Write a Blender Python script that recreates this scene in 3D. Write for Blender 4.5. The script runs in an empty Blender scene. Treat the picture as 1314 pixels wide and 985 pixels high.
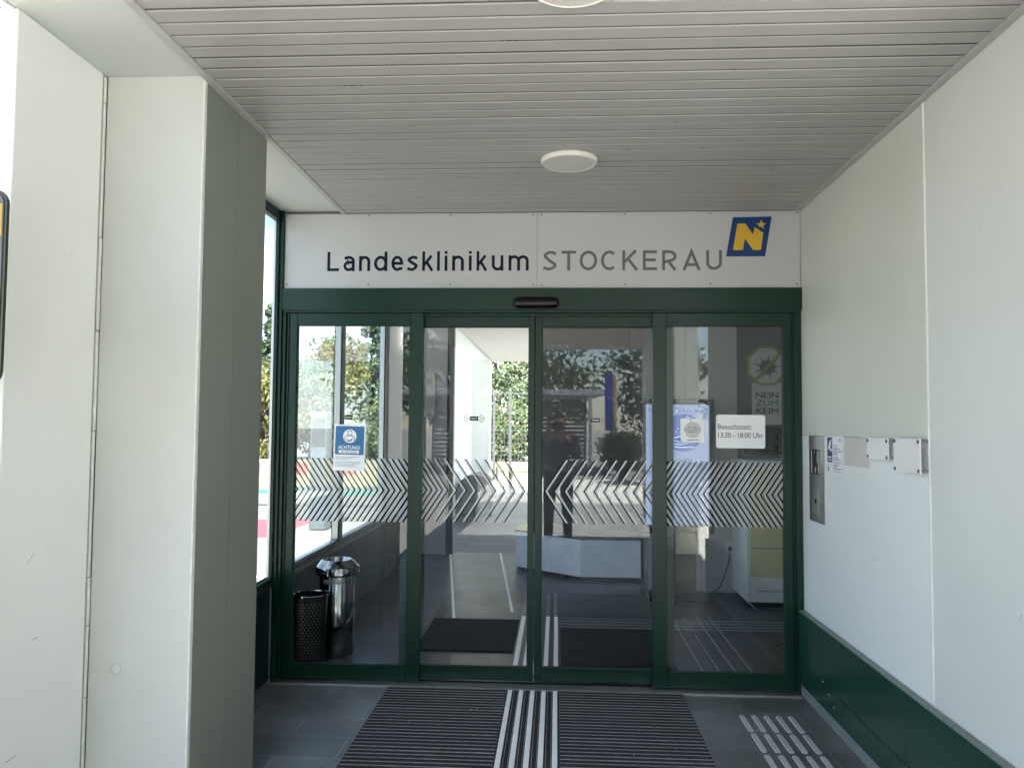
import bpy, bmesh, math, random
import numpy as np
from mathutils import Vector, Matrix
random.seed(7); rng = np.random.default_rng(11)
R = math.radians
col = bpy.context.scene.collection
scene = bpy.context.scene

# ------------------------------------------------------------------ materials
def s2l(c):
    return tuple(((v/255)/12.92 if v/255 <= .04045 else ((v/255+.055)/1.055)**2.4) for v in c)

def new_mat(name):
    m = bpy.data.materials.new(name); m.use_nodes = True
    nt = m.node_tree; b = nt.nodes['Principled BSDF']
    return m, nt, b

def paint(name, c, rough=.5, var=.06, scale=3., bump=.0, bscale=60., metal=0., spec=.5, dirt=None, dirt_amt=.0, stretch=None, coat=0.):
    """painted / plain surface with broad tone variation, fine bump and optional dirt stains"""
    m, nt, b = new_mat(name); N = nt.nodes; L = nt.links
    tc = N.new('ShaderNodeTexCoord'); src = tc.outputs['Object']
    if stretch:
        mp = N.new('ShaderNodeMapping'); mp.inputs['Scale'].default_value = stretch; L.new(src, mp.inputs[0]); src = mp.outputs[0]
    n = N.new('ShaderNodeTexNoise'); n.inputs['Scale'].default_value = scale; n.inputs['Detail'].default_value = 6; n.inputs['Roughness'].default_value = .6
    L.new(src, n.inputs['Vector'])
    r = N.new('ShaderNodeValToRGB')
    r.color_ramp.elements[0].position = .3; r.color_ramp.elements[1].position = .7
    r.color_ramp.elements[0].color = (*[max(0, v*(1-var)) for v in c], 1); r.color_ramp.elements[1].color = (*[min(1, v*(1+var)) for v in c], 1)
    L.new(n.outputs['Fac'], r.inputs[0]); out = r.outputs[0]
    if dirt:
        n2 = N.new('ShaderNodeTexNoise'); n2.inputs['Scale'].default_value = scale*5; n2.inputs['Detail'].default_value = 8; n2.inputs['Roughness'].default_value = .7
        L.new(src, n2.inputs['Vector'])
        r2 = N.new('ShaderNodeValToRGB'); r2.color_ramp.elements[0].position = .62; r2.color_ramp.elements[1].position = .78
        r2.color_ramp.elements[1].color = (dirt_amt,)*3+(1,); L.new(n2.outputs['Fac'], r2.inputs[0])
        mx = N.new('ShaderNodeMixRGB'); mx.inputs[2].default_value = (*dirt, 1); L.new(r2.outputs[0], mx.inputs[0]); L.new(out, mx.inputs[1]); out = mx.outputs[0]
    L.new(out, b.inputs['Base Color'])
    n3 = N.new('ShaderNodeTexNoise'); n3.inputs['Scale'].default_value = scale*2; n3.inputs['Detail'].default_value = 4; L.new(src, n3.inputs['Vector'])
    mr = N.new('ShaderNodeMapRange'); mr.inputs['To Min'].default_value = max(0, rough-.07); mr.inputs['To Max'].default_value = min(1, rough+.1)
    L.new(n3.outputs['Fac'], mr.inputs['Value']); L.new(mr.outputs[0], b.inputs['Roughness'])
    b.inputs['Metallic'].default_value = metal; b.inputs['Specular IOR Level'].default_value = spec
    b.inputs['Coat Weight'].default_value = coat; b.inputs['Coat Roughness'].default_value = .1
    if bump:
        nb = N.new('ShaderNodeTexNoise'); nb.inputs['Scale'].default_value = bscale; nb.inputs['Detail'].default_value = 3; L.new(tc.outputs['Object'], nb.inputs['Vector'])
        bp = N.new('ShaderNodeBump'); bp.inputs['Strength'].default_value = bump; bp.inputs['Distance'].default_value = .01
        L.new(nb.outputs['Fac'], bp.inputs['Height']); L.new(bp.outputs[0], b.inputs['Normal'])
    return m

def emit(name, c, strength):
    m, nt, b = new_mat(name)
    b.inputs['Base Color'].default_value = (*[v*.1 for v in c], 1); b.inputs['Emission Color'].default_value = (*c, 1); b.inputs['Emission Strength'].default_value = strength
    b.inputs['Roughness'].default_value = .15
    return m

def glass(name, tint=(.80, .86, .84), base=.07):
    m = bpy.data.materials.new(name); m.use_nodes = True; nt = m.node_tree; N = nt.nodes; L = nt.links; N.clear()
    o = N.new('ShaderNodeOutputMaterial'); mx = N.new('ShaderNodeMixShader'); t = N.new('ShaderNodeBsdfTransparent'); g = N.new('ShaderNodeBsdfGlossy')
    t.inputs[0].default_value = (*tint, 1); g.inputs['Roughness'].default_value = 0.014; g.inputs['Color'].default_value = (.95, .98, .97, 1)
    lw = N.new('ShaderNodeLayerWeight'); lw.inputs[0].default_value = .5
    p = N.new('ShaderNodeMath'); p.operation = 'POWER'; p.inputs[1].default_value = 5; L.new(lw.outputs['Facing'], p.inputs[0])
    mr = N.new('ShaderNodeMapRange'); mr.inputs['To Min'].default_value = base; mr.inputs['To Max'].default_value = .6; L.new(p.outputs[0], mr.inputs[0])
    # faint unevenness of the pane, so the mirror image is not perfect
    tc = N.new('ShaderNodeTexCoord'); nz = N.new('ShaderNodeTexNoise'); nz.inputs['Scale'].default_value = 2.2; nz.inputs['Detail'].default_value = 1
    L.new(tc.outputs['Object'], nz.inputs['Vector']); bp = N.new('ShaderNodeBump'); bp.inputs['Strength'].default_value = .006; bp.inputs['Distance'].default_value = .02
    L.new(nz.outputs['Fac'], bp.inputs['Height']); L.new(bp.outputs[0], g.inputs['Normal'])
    L.new(mr.outputs[0], mx.inputs[0]); L.new(t.outputs[0], mx.inputs[1]); L.new(g.outputs[0], mx.inputs[2]); L.new(mx.outputs[0], o.inputs[0])
    return m

def film(name, c, alpha):
    m = bpy.data.materials.new(name); m.use_nodes = True; nt = m.node_tree; N = nt.nodes; L = nt.links; N.clear()
    o = N.new('ShaderNodeOutputMaterial'); mx = N.new('ShaderNodeMixShader'); t = N.new('ShaderNodeBsdfTransparent'); d = N.new('ShaderNodeBsdfDiffuse')
    d.inputs[0].default_value = (*c, 1); mx.inputs[0].default_value = alpha
    L.new(t.outputs[0], mx.inputs[1]); L.new(d.outputs[0], mx.inputs[2]); L.new(mx.outputs[0], o.inputs[0])
    return m

def tile_mat(name, c1, c2, mortar, bw, bh, off=(0, 0), rough=.35, msize=.004, rot90=False, spec=.5, cvar=.25):
    m, nt, b = new_mat(name); N = nt.nodes; L = nt.links
    tc = N.new('ShaderNodeTexCoord'); mp = N.new('ShaderNodeMapping'); mp.inputs['Location'].default_value = (off[0], off[1], 0)
    if rot90: mp.inputs['Rotation'].default_value = (0, 0, math.pi/2)
    L.new(tc.outputs['Object'], mp.inputs[0])
    br = N.new('ShaderNodeTexBrick'); br.inputs['Scale'].default_value = 1; br.inputs['Brick Width'].default_value = bw; br.inputs['Row Height'].default_value = bh
    br.inputs['Mortar Size'].default_value = msize; br.inputs['Mortar Smooth'].default_value = .2; br.offset = .5
    br.inputs['Color1'].default_value = (*c1, 1); br.inputs['Color2'].default_value = (*c2, 1); br.inputs['Mortar'].default_value = (*mortar, 1)
    L.new(mp.outputs[0], br.inputs['Vector'])
    n = N.new('ShaderNodeTexNoise'); n.inputs['Scale'].default_value = 4; n.inputs['Detail'].default_value = 9; n.inputs['Roughness'].default_value = .65; L.new(tc.outputs['Object'], n.inputs['Vector'])
    mr = N.new('ShaderNodeMapRange'); mr.inputs['From Min'].default_value = .3; mr.inputs['From Max'].default_value = .7; mr.inputs['To Min'].default_value = 1-cvar; mr.inputs['To Max'].default_value = 1+cvar; L.new(n.outputs['Fac'], mr.inputs[0])
    mm = N.new('ShaderNodeMixRGB'); mm.blend_type = 'MULTIPLY'; mm.inputs[0].default_value = 1; L.new(br.outputs['Color'], mm.inputs[1]); L.new(mr.outputs[0], mm.inputs[2])
    # pale specks and smears
    n2 = N.new('ShaderNodeTexNoise'); n2.inputs['Scale'].default_value = 38; n2.inputs['Detail'].default_value = 4; L.new(tc.outputs['Object'], n2.inputs['Vector'])
    r2 = N.new('ShaderNodeValToRGB'); r2.color_ramp.elements[0].position = .72; r2.color_ramp.elements[1].position = .8; r2.color_ramp.elements[1].color = (.5, .5, .5, 1); L.new(n2.outputs['Fac'], r2.inputs[0])
    m2 = N.new('ShaderNodeMixRGB'); m2.inputs[2].default_value = (*[min(1, v*2.6) for v in c2], 1); L.new(r2.outputs[0], m2.inputs[0]); L.new(mm.outputs[0], m2.inputs[1])
    L.new(m2.outputs[0], b.inputs['Base Color'])
    m3 = N.new('ShaderNodeMapRange'); m3.inputs['To Min'].default_value = max(0, rough-.15); m3.inputs['To Max'].default_value = rough+.2; L.new(n.outputs['Fac'], m3.inputs[0]); L.new(m3.outputs[0], b.inputs['Roughness'])
    bp = N.new('ShaderNodeBump'); bp.inputs['Strength'].default_value = .25; bp.inputs['Distance'].default_value = .003; bp.invert = True
    L.new(br.outputs['Fac'], bp.inputs['Height']); bp2 = N.new('ShaderNodeBump'); bp2.inputs['Strength'].default_value = .12; bp2.inputs['Distance'].default_value = .004
    L.new(n.outputs['Fac'], bp2.inputs['Height']); L.new(bp.outputs[0], bp2.inputs['Normal']); L.new(bp2.outputs[0], b.inputs['Normal'])
    b.inputs['Specular IOR Level'].default_value = spec
    return m

def leaf_mat(name, c1, c2, trans=.35):
    m, nt, b = new_mat(name); N = nt.nodes; L = nt.links
    tc = N.new('ShaderNodeTexCoord'); n = N.new('ShaderNodeTexNoise'); n.inputs['Scale'].default_value = 1.6; n.inputs['Detail'].default_value = 5; L.new(tc.outputs['Object'], n.inputs['Vector'])
    r = N.new('ShaderNodeValToRGB'); r.color_ramp.elements[0].position = .35; r.color_ramp.elements[1].position = .65; r.color_ramp.elements[0].color = (*c1, 1); r.color_ramp.elements[1].color = (*c2, 1)
    L.new(n.outputs['Fac'], r.inputs[0]); L.new(r.outputs[0], b.inputs['Base Color']); b.inputs['Roughness'].default_value = .6
    tr = N.new('ShaderNodeBsdfTranslucent'); L.new(r.outputs[0], tr.inputs[0]); mx = N.new('ShaderNodeMixShader'); mx.inputs[0].default_value = trans
    o = N['Material Output']; L.new(b.outputs[0], mx.inputs[1]); L.new(tr.outputs[0], mx.inputs[2]); L.new(mx.outputs[0], o.inputs[0])
    return m

WALLC = (.70, .72, .69)
M = dict(
 wall=paint('white_wall_panel', WALLC, .42, .045, 1.1, dirt=(.40, .40, .36), dirt_amt=.22, bump=.05, bscale=25, spec=.45),
 scuff=paint('faint_scuff', (.50, .51, .48), .6, .1, 20),
 wing=paint('bounce_block_render', (.34, .35, .33), .7, .08, .8, bump=.1, bscale=30),
 wall_b=paint('shaded_column_panel', (.58, .60, .565), .42, .045, 1.1, dirt=(.32, .32, .28), dirt_amt=.16, bump=.05, bscale=25),  # darker copy of the wall paint, shade on front and soffit painted in
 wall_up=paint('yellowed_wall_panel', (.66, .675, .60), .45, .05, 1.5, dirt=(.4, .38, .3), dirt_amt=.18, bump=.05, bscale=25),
 wall_low=paint('fresh_and_lit_white_panel', (.85, .865, .85), .35, .03, 1.6, dirt=(.4, .4, .38), dirt_amt=.14, bump=.05, bscale=25),
 wall_c=paint('darker_column_side', (.235, .255, .225), .5, .05, 1.3, dirt=(.25, .25, .2), dirt_amt=.1),  # for the column sides, much darker than the front
 bead=paint('sealant', (.78, .79, .74), .5, .08, 30, dirt=(.1, .1, .09), dirt_amt=.5, bump=.4, bscale=90),
 seal_dark=paint('weathered_joint', (.40, .41, .38), .7, .2, 14, dirt=(.05, .05, .045), dirt_amt=.9, bump=.5, bscale=70, stretch=(1, 1, .35)),
 slat=paint('ceiling_slat_paint', (.38, .37, .35), .38, .05, .9, dirt=(.12, .11, .1), dirt_amt=.35, spec=.4, stretch=(.6, 3, 1)),
 trim=paint('ceiling_trim_paint', (.45, .45, .42), .4, .06, 5, dirt=(.1, .1, .1), dirt_amt=.4),
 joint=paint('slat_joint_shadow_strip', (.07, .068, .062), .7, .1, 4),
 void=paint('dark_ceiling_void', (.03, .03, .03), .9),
 lampw=paint('lamp_plastic', (.78, .76, .70), .25, .03, 8, dirt=(.4, .36, .3), dirt_amt=.3),
 lampd=paint('lamp_diffuser', (.60, .585, .54), .45, .03, 6),
 sign=paint('sign_panel', (.50, .50, .495), .35, .02, 1.5),
 navy=paint('navy_letter', (.005, .005, .024), .4, .05, spec=.2),
 greyl=paint('grey_letter', (.115, .115, .115), .35, .05),
 logob=paint('logo_blue', (.0, .035, .16), .35, .04),
 logoy=paint('logo_yellow', (.68, .42, .03), .35, .04),
 screw=paint('screw_metal', (.12, .12, .12), .4, metal=.8),
 green=paint('green_powder_coat', (.0028, .027, .016), .30, .12, 5, spec=.36, dirt=(.08, .1, .09), dirt_amt=.12),
 greend=paint('dark_green_groove', (.004, .02, .014), .5),
 darkg=paint('dark_green_panel', (.006, .018, .021), .45, .1, 3, spec=.15),
 dado=paint('green_dado_sheet', (.010, .052, .035), .22, .08, 2.5, dirt=(.07, .12, .1), dirt_amt=.15, spec=.55),
 dadotop=paint('dado_cap', (.16, .20, .185), .4, .08, 9),
 skirt=paint('skirting_metal', (.30, .34, .33), .35, .12, 12, metal=.3),
 black=paint('black_plastic', (.004, .004, .005), .22, .02, spec=.3),
 alu=paint('brushed_aluminium', (.50, .50, .49), .32, .1, 30, metal=.9, stretch=(1, 1, 12)),
 steel=paint('stainless_steel', (.42, .43, .43), .30, .08, 20, metal=.95, stretch=(1, 6, .4)),
 tact=paint('worn_steel_stud', (.62, .63, .63), .42, .12, 25, metal=.25, dirt=(.2, .2, .2), dirt_amt=.4),
 chrome=paint('polished_steel', (.36, .36, .37), .10, .03, 8, metal=1.),
 perf=paint('perforated_black_steel', (.02, .02, .02), .35, .1, 8, metal=.3),
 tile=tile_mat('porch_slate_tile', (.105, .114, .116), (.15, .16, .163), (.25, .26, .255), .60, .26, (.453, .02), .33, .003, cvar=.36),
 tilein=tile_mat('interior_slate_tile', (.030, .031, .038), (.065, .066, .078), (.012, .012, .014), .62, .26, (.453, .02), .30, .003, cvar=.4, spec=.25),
 pave=tile_mat('concrete_paving', (.105, .102, .098), (.13, .127, .122), (.07, .07, .065), .6, .4, (0, 0), .8, .006),
 pavel=tile_mat('pale_bounce_paving', (.50, .49, .47), (.56, .55, .53), (.32, .32, .31), .6, .4, (0, 0), .8, .006),
 plank=tile_mat('rear_slate_planks', (.060, .060, .072), (.105, .105, .118), (.03, .03, .035), .9, .14, (.3, .0), .5, .008, cvar=.4, spec=.15),
 asphalt=paint('asphalt', (.075, .075, .078), .85, .15, 6, bump=.5, bscale=120),
 white_line=paint('road_paint', (.7, .7, .68), .7, .1, 6),
 redp=paint('red_road_paint', (.16, .025, .04), .8, .1, 6),
 teal=paint('teal_kerb_paint', (.02, .13, .11), .7, .1, 6),
 matw=paint('white_mat_strip', (.93, .93, .92), .6, .06, 20, dirt=(.2, .2, .2), dirt_amt=.5),
 matf=paint('mat_fibre', (.030, .0295, .032), .95, .35, 90, bump=.6, bscale=400, dirt=(.3, .3, .3), dirt_amt=.06),
 matk=paint('mat_rubber', (.012, .012, .014), .7, .2, 40),
 matal=paint('mat_metal_edge', (.30, .30, .31), .5, .3, 40, metal=.1),
 blackmat=paint('black_doormat', (.010, .010, .013), .95, .2, 60, bump=.5, bscale=300),
 paper=paint('paper', (.90, .91, .92), .5, .02, 4),
 paperb=paint('blue_print', (.035, .16, .34), .45, .05, 10),
 papern=paint('navy_print', (.02, .025, .11), .45, .05, 10),
 ink=paint('ink', (.05, .05, .06), .5, .1, 20),
 inkg=paint('grey_ink', (.28, .29, .31), .6, .1, 20),
 beige=paint('beige_sheet', (.66, .62, .57), .5, .03, 4),
 plate=paint('white_acrylic', (.80, .79, .79), .18, .02, 4),
 posterw=paint('poster_white', (.62, .62, .60), .5, .04, 4),
 postery=paint('poster_yellow', (.30, .28, .08), .5, .05, 6),
 posterg=paint('poster_grey', (.12, .12, .12), .5, .2, 20),
 inwall=paint('interior_wall', (.45, .45, .45), .6, .05, 1.2),
 inwalld=paint('interior_dark_wall', (.12, .12, .125), .5, .08, 1.2),
 inwalll=paint('interior_lilac_wall', (.55, .55, .61), .6, .04, 1.5),
 inwhite=paint('interior_white_column', (.84, .87, .85), .5, .03, 1.5),
 inceil=paint('interior_ceiling', (.62, .60, .58), .6, .03, 1.2),
 counter=paint('white_laminate', (.74, .75, .80), .25, .02, 2),
 countertop=paint('dark_stone_top', (.10, .10, .105), .12, .1, 10),
 dispbody=paint('display_housing', (.012, .013, .016), .3, .04, 5),
 dispscr=emit('display_screen_light', (.30, .38, .60), .075),
 dispblue=emit('display_blue', (.05, .09, .26), .12),
 displine=emit('display_line', (.40, .50, .80), .12),
 dispink=emit('display_ink', (.05, .07, .2), .15),
 lamp_on=emit('lit_lamp', (1, .98, .95), 1.5),
 cabinet=paint('cabinet_white', (.66, .66, .64), .35, .03, 3),
 cabyell=paint('cabinet_yellow_print', (.58, .50, .24), .4, .05, 2),
 socket=paint('socket_plastic', (.6, .6, .58), .35),
 cable=paint('black_cable', (.01, .01, .01), .4),
 cablew=paint('white_cable', (.6, .6, .6), .4),
 binm=paint('grey_moulded_plastic', (.045, .055, .065), .28, .1, 4),
 bark=paint('bark', (.09, .07, .05), .9, .3, 12, bump=.8, bscale=40),
 creamwall=paint('cream_render', (.22, .21, .13), .85, .08, 3),
 fencem=paint('dark_fence_metal', (.03, .035, .035), .5, .1, 10),
 whitemetal=paint('white_metal_beam', (.80, .80, .80), .4, .05, 3),
 louvre=paint('grey_louvre', (.16, .16, .16), .5, .12, 4),
 yellowp=paint('yellow_print', (.45, .32, .03), .4, .05, 6),
 bluef=paint('blue_banner_cloth', (.02, .05, .42), .7, .06, 5),
 signgreen=paint('sign_dark_frame', (.035, .045, .018), .3, .1, 8),
 roof=paint('roof_membrane', (.2, .2, .2), .9),
 redw=paint('red_white_rail_red', (.22, .04, .05), .5),
 cloth=paint('plum_jacket_cloth', (.060, .028, .060), .85, .15, 14, bump=.4, bscale=160),
 trousers=paint('dark_trousers', (.015, .016, .022), .85, .15, 14, bump=.4, bscale=160),
 skin=paint('skin', (.52, .30, .21), .55, .06, 12),
 hair=paint('dark_hair', (.02, .014, .010), .6, .3, 60, bump=.6, bscale=150),
 shoe=paint('shoe_leather', (.02, .02, .02), .4),
 glassd=glass('door_glass', (.915, .935, .93), .036),
 glassw=glass('window_glass', (.84, .87, .87), .02),
 filml=film('frosted_film', (.62, .64, .64), .62),
 filml2=film('pale_frosted_film', (.75, .77, .77), .8),
 filmd=film('dark_chevron_stroke', (.012, .014, .016), .92),
 leaf_y=leaf_mat('leaf_yellow_green', (.045, .055, .010), (.13, .11, .015)),
 leaf_g=leaf_mat('leaf_green', (.028, .055, .015), (.07, .10, .028)),
 leaf_d=leaf_mat('leaf_dark_conifer', (.018, .04, .022), (.05, .08, .035), .2),
 leaf_p=leaf_mat('leaf_pale_green', (.05, .07, .035), (.10, .125, .06)),
)

# ------------------------------------------------------------------ mesh helpers
class MB:
    def __init__(s): s.bm = bmesh.new()
    def box(s, x0, x1, y0, y1, z0, z1, bev=0., seg=1):
        vs = [s.bm.verts.new(p) for p in [(x0,y0,z0),(x1,y0,z0),(x1,y1,z0),(x0,y1,z0),(x0,y0,z1),(x1,y0,z1),(x1,y1,z1),(x0,y1,z1)]]
        fs = [s.bm.faces.new([vs[i] for i in f]) for f in [(0,3,2,1),(4,5,6,7),(0,1,5,4),(1,2,6,5),(2,3,7,6),(3,0,4,7)]]
        if bev:
            es = list({e for f in fs for e in f.edges})
            bmesh.ops.bevel(s.bm, geom=es, offset=bev, segments=seg, affect='EDGES', profile=.5)
        return s
    def poly(s, pts):
        s.bm.faces.new([s.bm.verts.new(p) for p in pts]); return s
    def prism(s, pts, vec):
        a = [s.bm.verts.new(p) for p in pts]; b = [s.bm.verts.new(Vector(p)+Vector(vec)) for p in pts]
        s.bm.faces.new(a[::-1]); s.bm.faces.new(b)
        n = len(pts)
        for i in range(n): s.bm.faces.new([a[i], a[(i+1)%n], b[(i+1)%n], b[i]])
        return s
    def lathe(s, prof, cx, cy, n=32, cap=True):
        rings = []
        for r, z in prof:
            rings.append([s.bm.verts.new((cx+r*math.cos(2*math.pi*i/n), cy+r*math.sin(2*math.pi*i/n), z)) for i in range(n)])
        for a, b in zip(rings, rings[1:]):
            for i in range(n): s.bm.faces.new([a[i], a[(i+1)%n], b[(i+1)%n], b[i]])
        if cap:
            s.bm.faces.new(rings[0][::-1]); s.bm.faces.new(rings[-1])
        return s
    def tube(s, pts, r, n=8):
        pts = [Vector(p) for p in pts]; rings = []
        for i, p in enumerate(pts):
            d = (pts[min(i+1, len(pts)-1)]-pts[max(i-1, 0)]).normalized()
            u = d.cross(Vector((0, 0, 1)));
            if u.length < .1: u = d.cross(Vector((0, 1, 0)))
            u.normalize(); v = d.cross(u); rr = r[i] if isinstance(r, (list, tuple)) else r
            rings.append([s.bm.verts.new(p+u*rr*math.cos(2*math.pi*k/n)+v*rr*math.sin(2*math.pi*k/n)) for k in range(n)])
        for a, b in zip(rings, rings[1:]):
            for i in range(n): s.bm.faces.new([a[i], a[(i+1)%n], b[(i+1)%n], b[i]])
        s.bm.faces.new(rings[0][::-1]); s.bm.faces.new(rings[-1]); return s
    def faces(s, vs, fs):
        bv = [s.bm.verts.new(v) for v in vs]
        for f in fs:
            try: s.bm.faces.new([bv[i] for i in f])
            except ValueError: pass
        return s

def wloc(p):
    v = Vector((0, 0, 0))
    while p is not None: v += p.location; p = p.parent
    return v

def obj(name, mb, mat, parent=None, smooth=False, recalc=True, origin=None):
    bm = mb.bm if isinstance(mb, MB) else mb
    if recalc: bmesh.ops.recalc_face_normals(bm, faces=bm.faces[:])
    me = bpy.data.meshes.new(name); o = bpy.data.objects.new(name, me)
    off = wloc(parent) if parent else Vector(origin or (0, 0, 0))
    bmesh.ops.translate(bm, verts=bm.verts[:], vec=-off)
    bm.to_mesh(me); bm.free(); me.materials.append(M[mat] if isinstance(mat, str) else mat)
    if smooth:
        for p in me.polygons: p.use_smooth = True
        if smooth == 'auto':
            me.set_sharp_from_angle(angle=R(35))
    col.objects.link(o)
    if parent: o.parent = parent
    else: o.location = off
    return o

def tag(o, label=None, cat=None, group=None, kind=None):
    if label: o['label'] = label
    if cat: o['category'] = cat
    if group: o['group'] = group
    if kind: o['kind'] = kind
    return o
def thing(name, loc, label, cat, group=None):
    o = bpy.data.objects.new(name, None); o.empty_display_size = .1; o.location = loc; col.objects.link(o)
    return tag(o, label, cat, group)
def struct(name, mb, mat, label=None, **k):
    return tag(obj(name, mb, mat, **k), label=label, kind='structure')
def copy_tree(o, parent=None):
    c = o.copy(); col.objects.link(c); c.parent = parent
    for ch in list(o.children): copy_tree(ch, c)
    return c

# ribbon lettering ----------------------------------------------------------
def arc(cx, cy, rx, ry, a0, a1, n=10):
    return [(cx+rx*math.cos(R(a0+(a1-a0)*i/n)), cy+ry*math.sin(R(a0+(a1-a0)*i/n))) for i in range(n+1)]
def spline(P, n=6):
    out = []
    for i in range(len(P)-1):
        p0, p1, p2, p3 = P[max(i-1, 0)], P[i], P[i+1], P[min(i+2, len(P)-1)]
        for k in range(n):
            t = k/n
            out.append(tuple(.5*((2*p1[j])+(-p0[j]+p2[j])*t+(2*p0[j]-5*p1[j]+4*p2[j]-p3[j])*t*t+(-p0[j]+3*p1[j]-3*p2[j]+p3[j])*t**3) for j in (0, 1)))
    return out+[P[-1]]
def ribbon(P, t, closed=False):
    P = [Vector(p) for p in P]; n = len(P); Lf, Rt = [], []
    for i in range(n):
        a = P[(i-1) % n] if (closed or i > 0) else None; b = P[(i+1) % n] if (closed or i < n-1) else None
        d1 = (P[i]-a).normalized() if a is not None else None; d2 = (b-P[i]).normalized() if b is not None else None
        if d1 is None: nn = Vector((-d2.y, d2.x)); k = 1
        elif d2 is None: nn = Vector((-d1.y, d1.x)); k = 1
        else:
            n1 = Vector((-d1.y, d1.x)); n2 = Vector((-d2.y, d2.x)); nn = (n1+n2)
            nn = nn.normalized() if nn.length > 1e-4 else n1
            k = 1/max(.35, nn.dot(n1))
        Lf.append(P[i]+nn*k*t/2); Rt.append(P[i]-nn*k*t/2)
    vs = [tuple(v) for v in Lf+Rt]; fs = [(i, i+1, n+i+1, n+i) for i in range(n-1)]
    if closed: fs.append((n-1, 0, n, 2*n-1))
    return vs, fs
def glyphs():
    t = .146; h = t/2; X = .78
    g = {}
    def n_(w): return [[(h, 0), (h, X)], [(h, X-.30)]+arc(w/2, X-h-.22, w/2-h, .22, 175, 0)+[(w-h, 0)]]
    g['L'] = (.61, [[(h, 1), (h, h), (.61, h)]])
    w = .57; g['n'] = (w, n_(w))
    g['a'] = (w, [[(.05, X-.13)]+arc(w/2-.02, X-h-.17, w/2-h+.02, .17, 120, 0)+[(w-h, 0)], [(w-h, .45), (.25, .45)]+arc(.25, .26, .25-h, .19, 90, 270)+[(.33, h), (w-h, .17)]])
    w = .64; g['d'] = (w, [[(w-h, 0), (w-h, 1)], arc(w/2-.01, X/2, w/2-h+.01, X/2-h, 0, 345, 22)+[(w-h, X/2)]])
    w = .61; g['e'] = (w, [[(h, X/2-.0), (w-h, X/2-.0)]+arc(w/2, X/2, w/2-h, X/2-h, 8, 300, 20)+[(w-.04, .13)]])
    w = .56; g['s'] = (w, [spline([(w-.04, X-.13), (w*.55, X-h), (.11, X-.2), (w*.42, X/2+.05), (w-.09, .27), (w*.52, h), (.03, .13)], 6)])
    w = .56; g['k'] = (w, [[(h, 0), (h, 1)], [(h, .27), (w-.07, X)], [(.24, .45), (w-.03, 0)]])
    g['l'] = (.15, [[(h, 0), (h, 1)]]); g['i'] = (.15, [[(h, 0), (h, X)], [(h, .87), (h, 1.01)]])
    w = .58; g['u'] = (w, [[(w-h, 0), (w-h, X)], [(h, X)]+arc(w/2, h+.22, w/2-h, .22, 180, 355)+[(w-h, .3)]])
    w = 1.01; q = (w-t)/4
    g['m'] = (w, [[(h, 0), (h, X)], [(h, X-.30)]+arc(h+q, X-h-.2, q, .2, 175, 0)+[(h+2*q, 0)], [(h+2*q, X-.30)]+arc(h+3*q, X-h-.2, q, .2, 175, 0)+[(h+4*q, 0)]])
    w = .73; g['S'] = (w, [spline([(w-.06, .84), (w*.52, 1-h), (.12, .76), (w*.45, .52), (w-.1, .27), (w*.5, h), (.03, .15)], 7)])
    g['T'] = (w, [[(0, 1-h), (w, 1-h)], [(w/2, 0), (w/2, 1-h)]])
    w = .88; g['O'] = (w, 'O')
    w = .80; g['C'] = (w, [arc(w/2+.03, .5, w/2-h+.03, .5-h, 48, 312, 22)])
    g['K'] = (w, [[(h, 0), (h, 1)], [(h, .38), (w-.12, 1)], [(.30, .56), (w-.06, 0)]])
    w = .70; g['E'] = (w, [[(w, 1-h), (h, 1-h), (h, h), (w, h)], [(h, .52), (w-.06, .52)]])
    w = .72; g['R'] = (w, [[(h, 0), (h, 1-h), (w*.5, 1-h)]+arc(w*.5, .70, w*.5-h, .30-h, 85, -90)+[(h, .40)], [(w*.48, .40), (w-.06, 0)]])
    w = .90; g['A'] = (w, [[(h, 0), (w/2, .93), (w-h, 0)], [(.2, .27), (w-.2, .27)]])
    w = .78; g['U'] = (w, [[(h, 1), (h, .38)]+arc(w/2, .36, w/2-h, .36-h, 180, 360)+[(w-h, .38), (w-h, 1)]])
    return g
G = glyphs()
def letter(mb, ch, x, z, y, H, wide=None):
    w, ps = G[ch]; sx = (wide/(w*H)) if wide else 1.
    strokes = [ribbon(arc(w/2, .5, w/2-.073, .5-.073, 0, 360-15, 23), .146, True)] if ps == 'O' else [ribbon(p, .146) for p in ps]
    for k, (vs, fs) in enumerate(strokes):
        mb.faces([(x+v[0]*H*sx, y-.0004*k, z+v[1]*H) for v in vs], fs)

def text_into(mb, s, size, fn, align='LEFT', width=None, space=1.0, bold=0.):
    """flat printed text; fn maps (u, v) -> world point"""
    cu = bpy.data.curves.new('t', 'FONT'); cu.body = s; cu.size = size; cu.align_x = 'LEFT'; cu.space_character = space; cu.resolution_u = 3; cu.offset = bold*size
    ob = bpy.data.objects.new('t', cu); me = ob.to_mesh()
    us = [v.co.x for v in me.vertices] or [0]; u0, u1 = min(us), max(us); k = (width/(u1-u0)) if width and u1 > u0 else 1.
    offu = {'LEFT': -u0*k, 'CENTER': -(u0+u1)/2*k}[align]
    vs = [fn(v.co.x*k+offu, v.co.y) for v in me.vertices]; fs = [tuple(p.vertices) for p in me.polygons]
    ob.to_mesh_clear(); bpy.data.objects.remove(ob); bpy.data.curves.remove(cu)
    mb.faces(vs, fs); return mb

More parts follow.
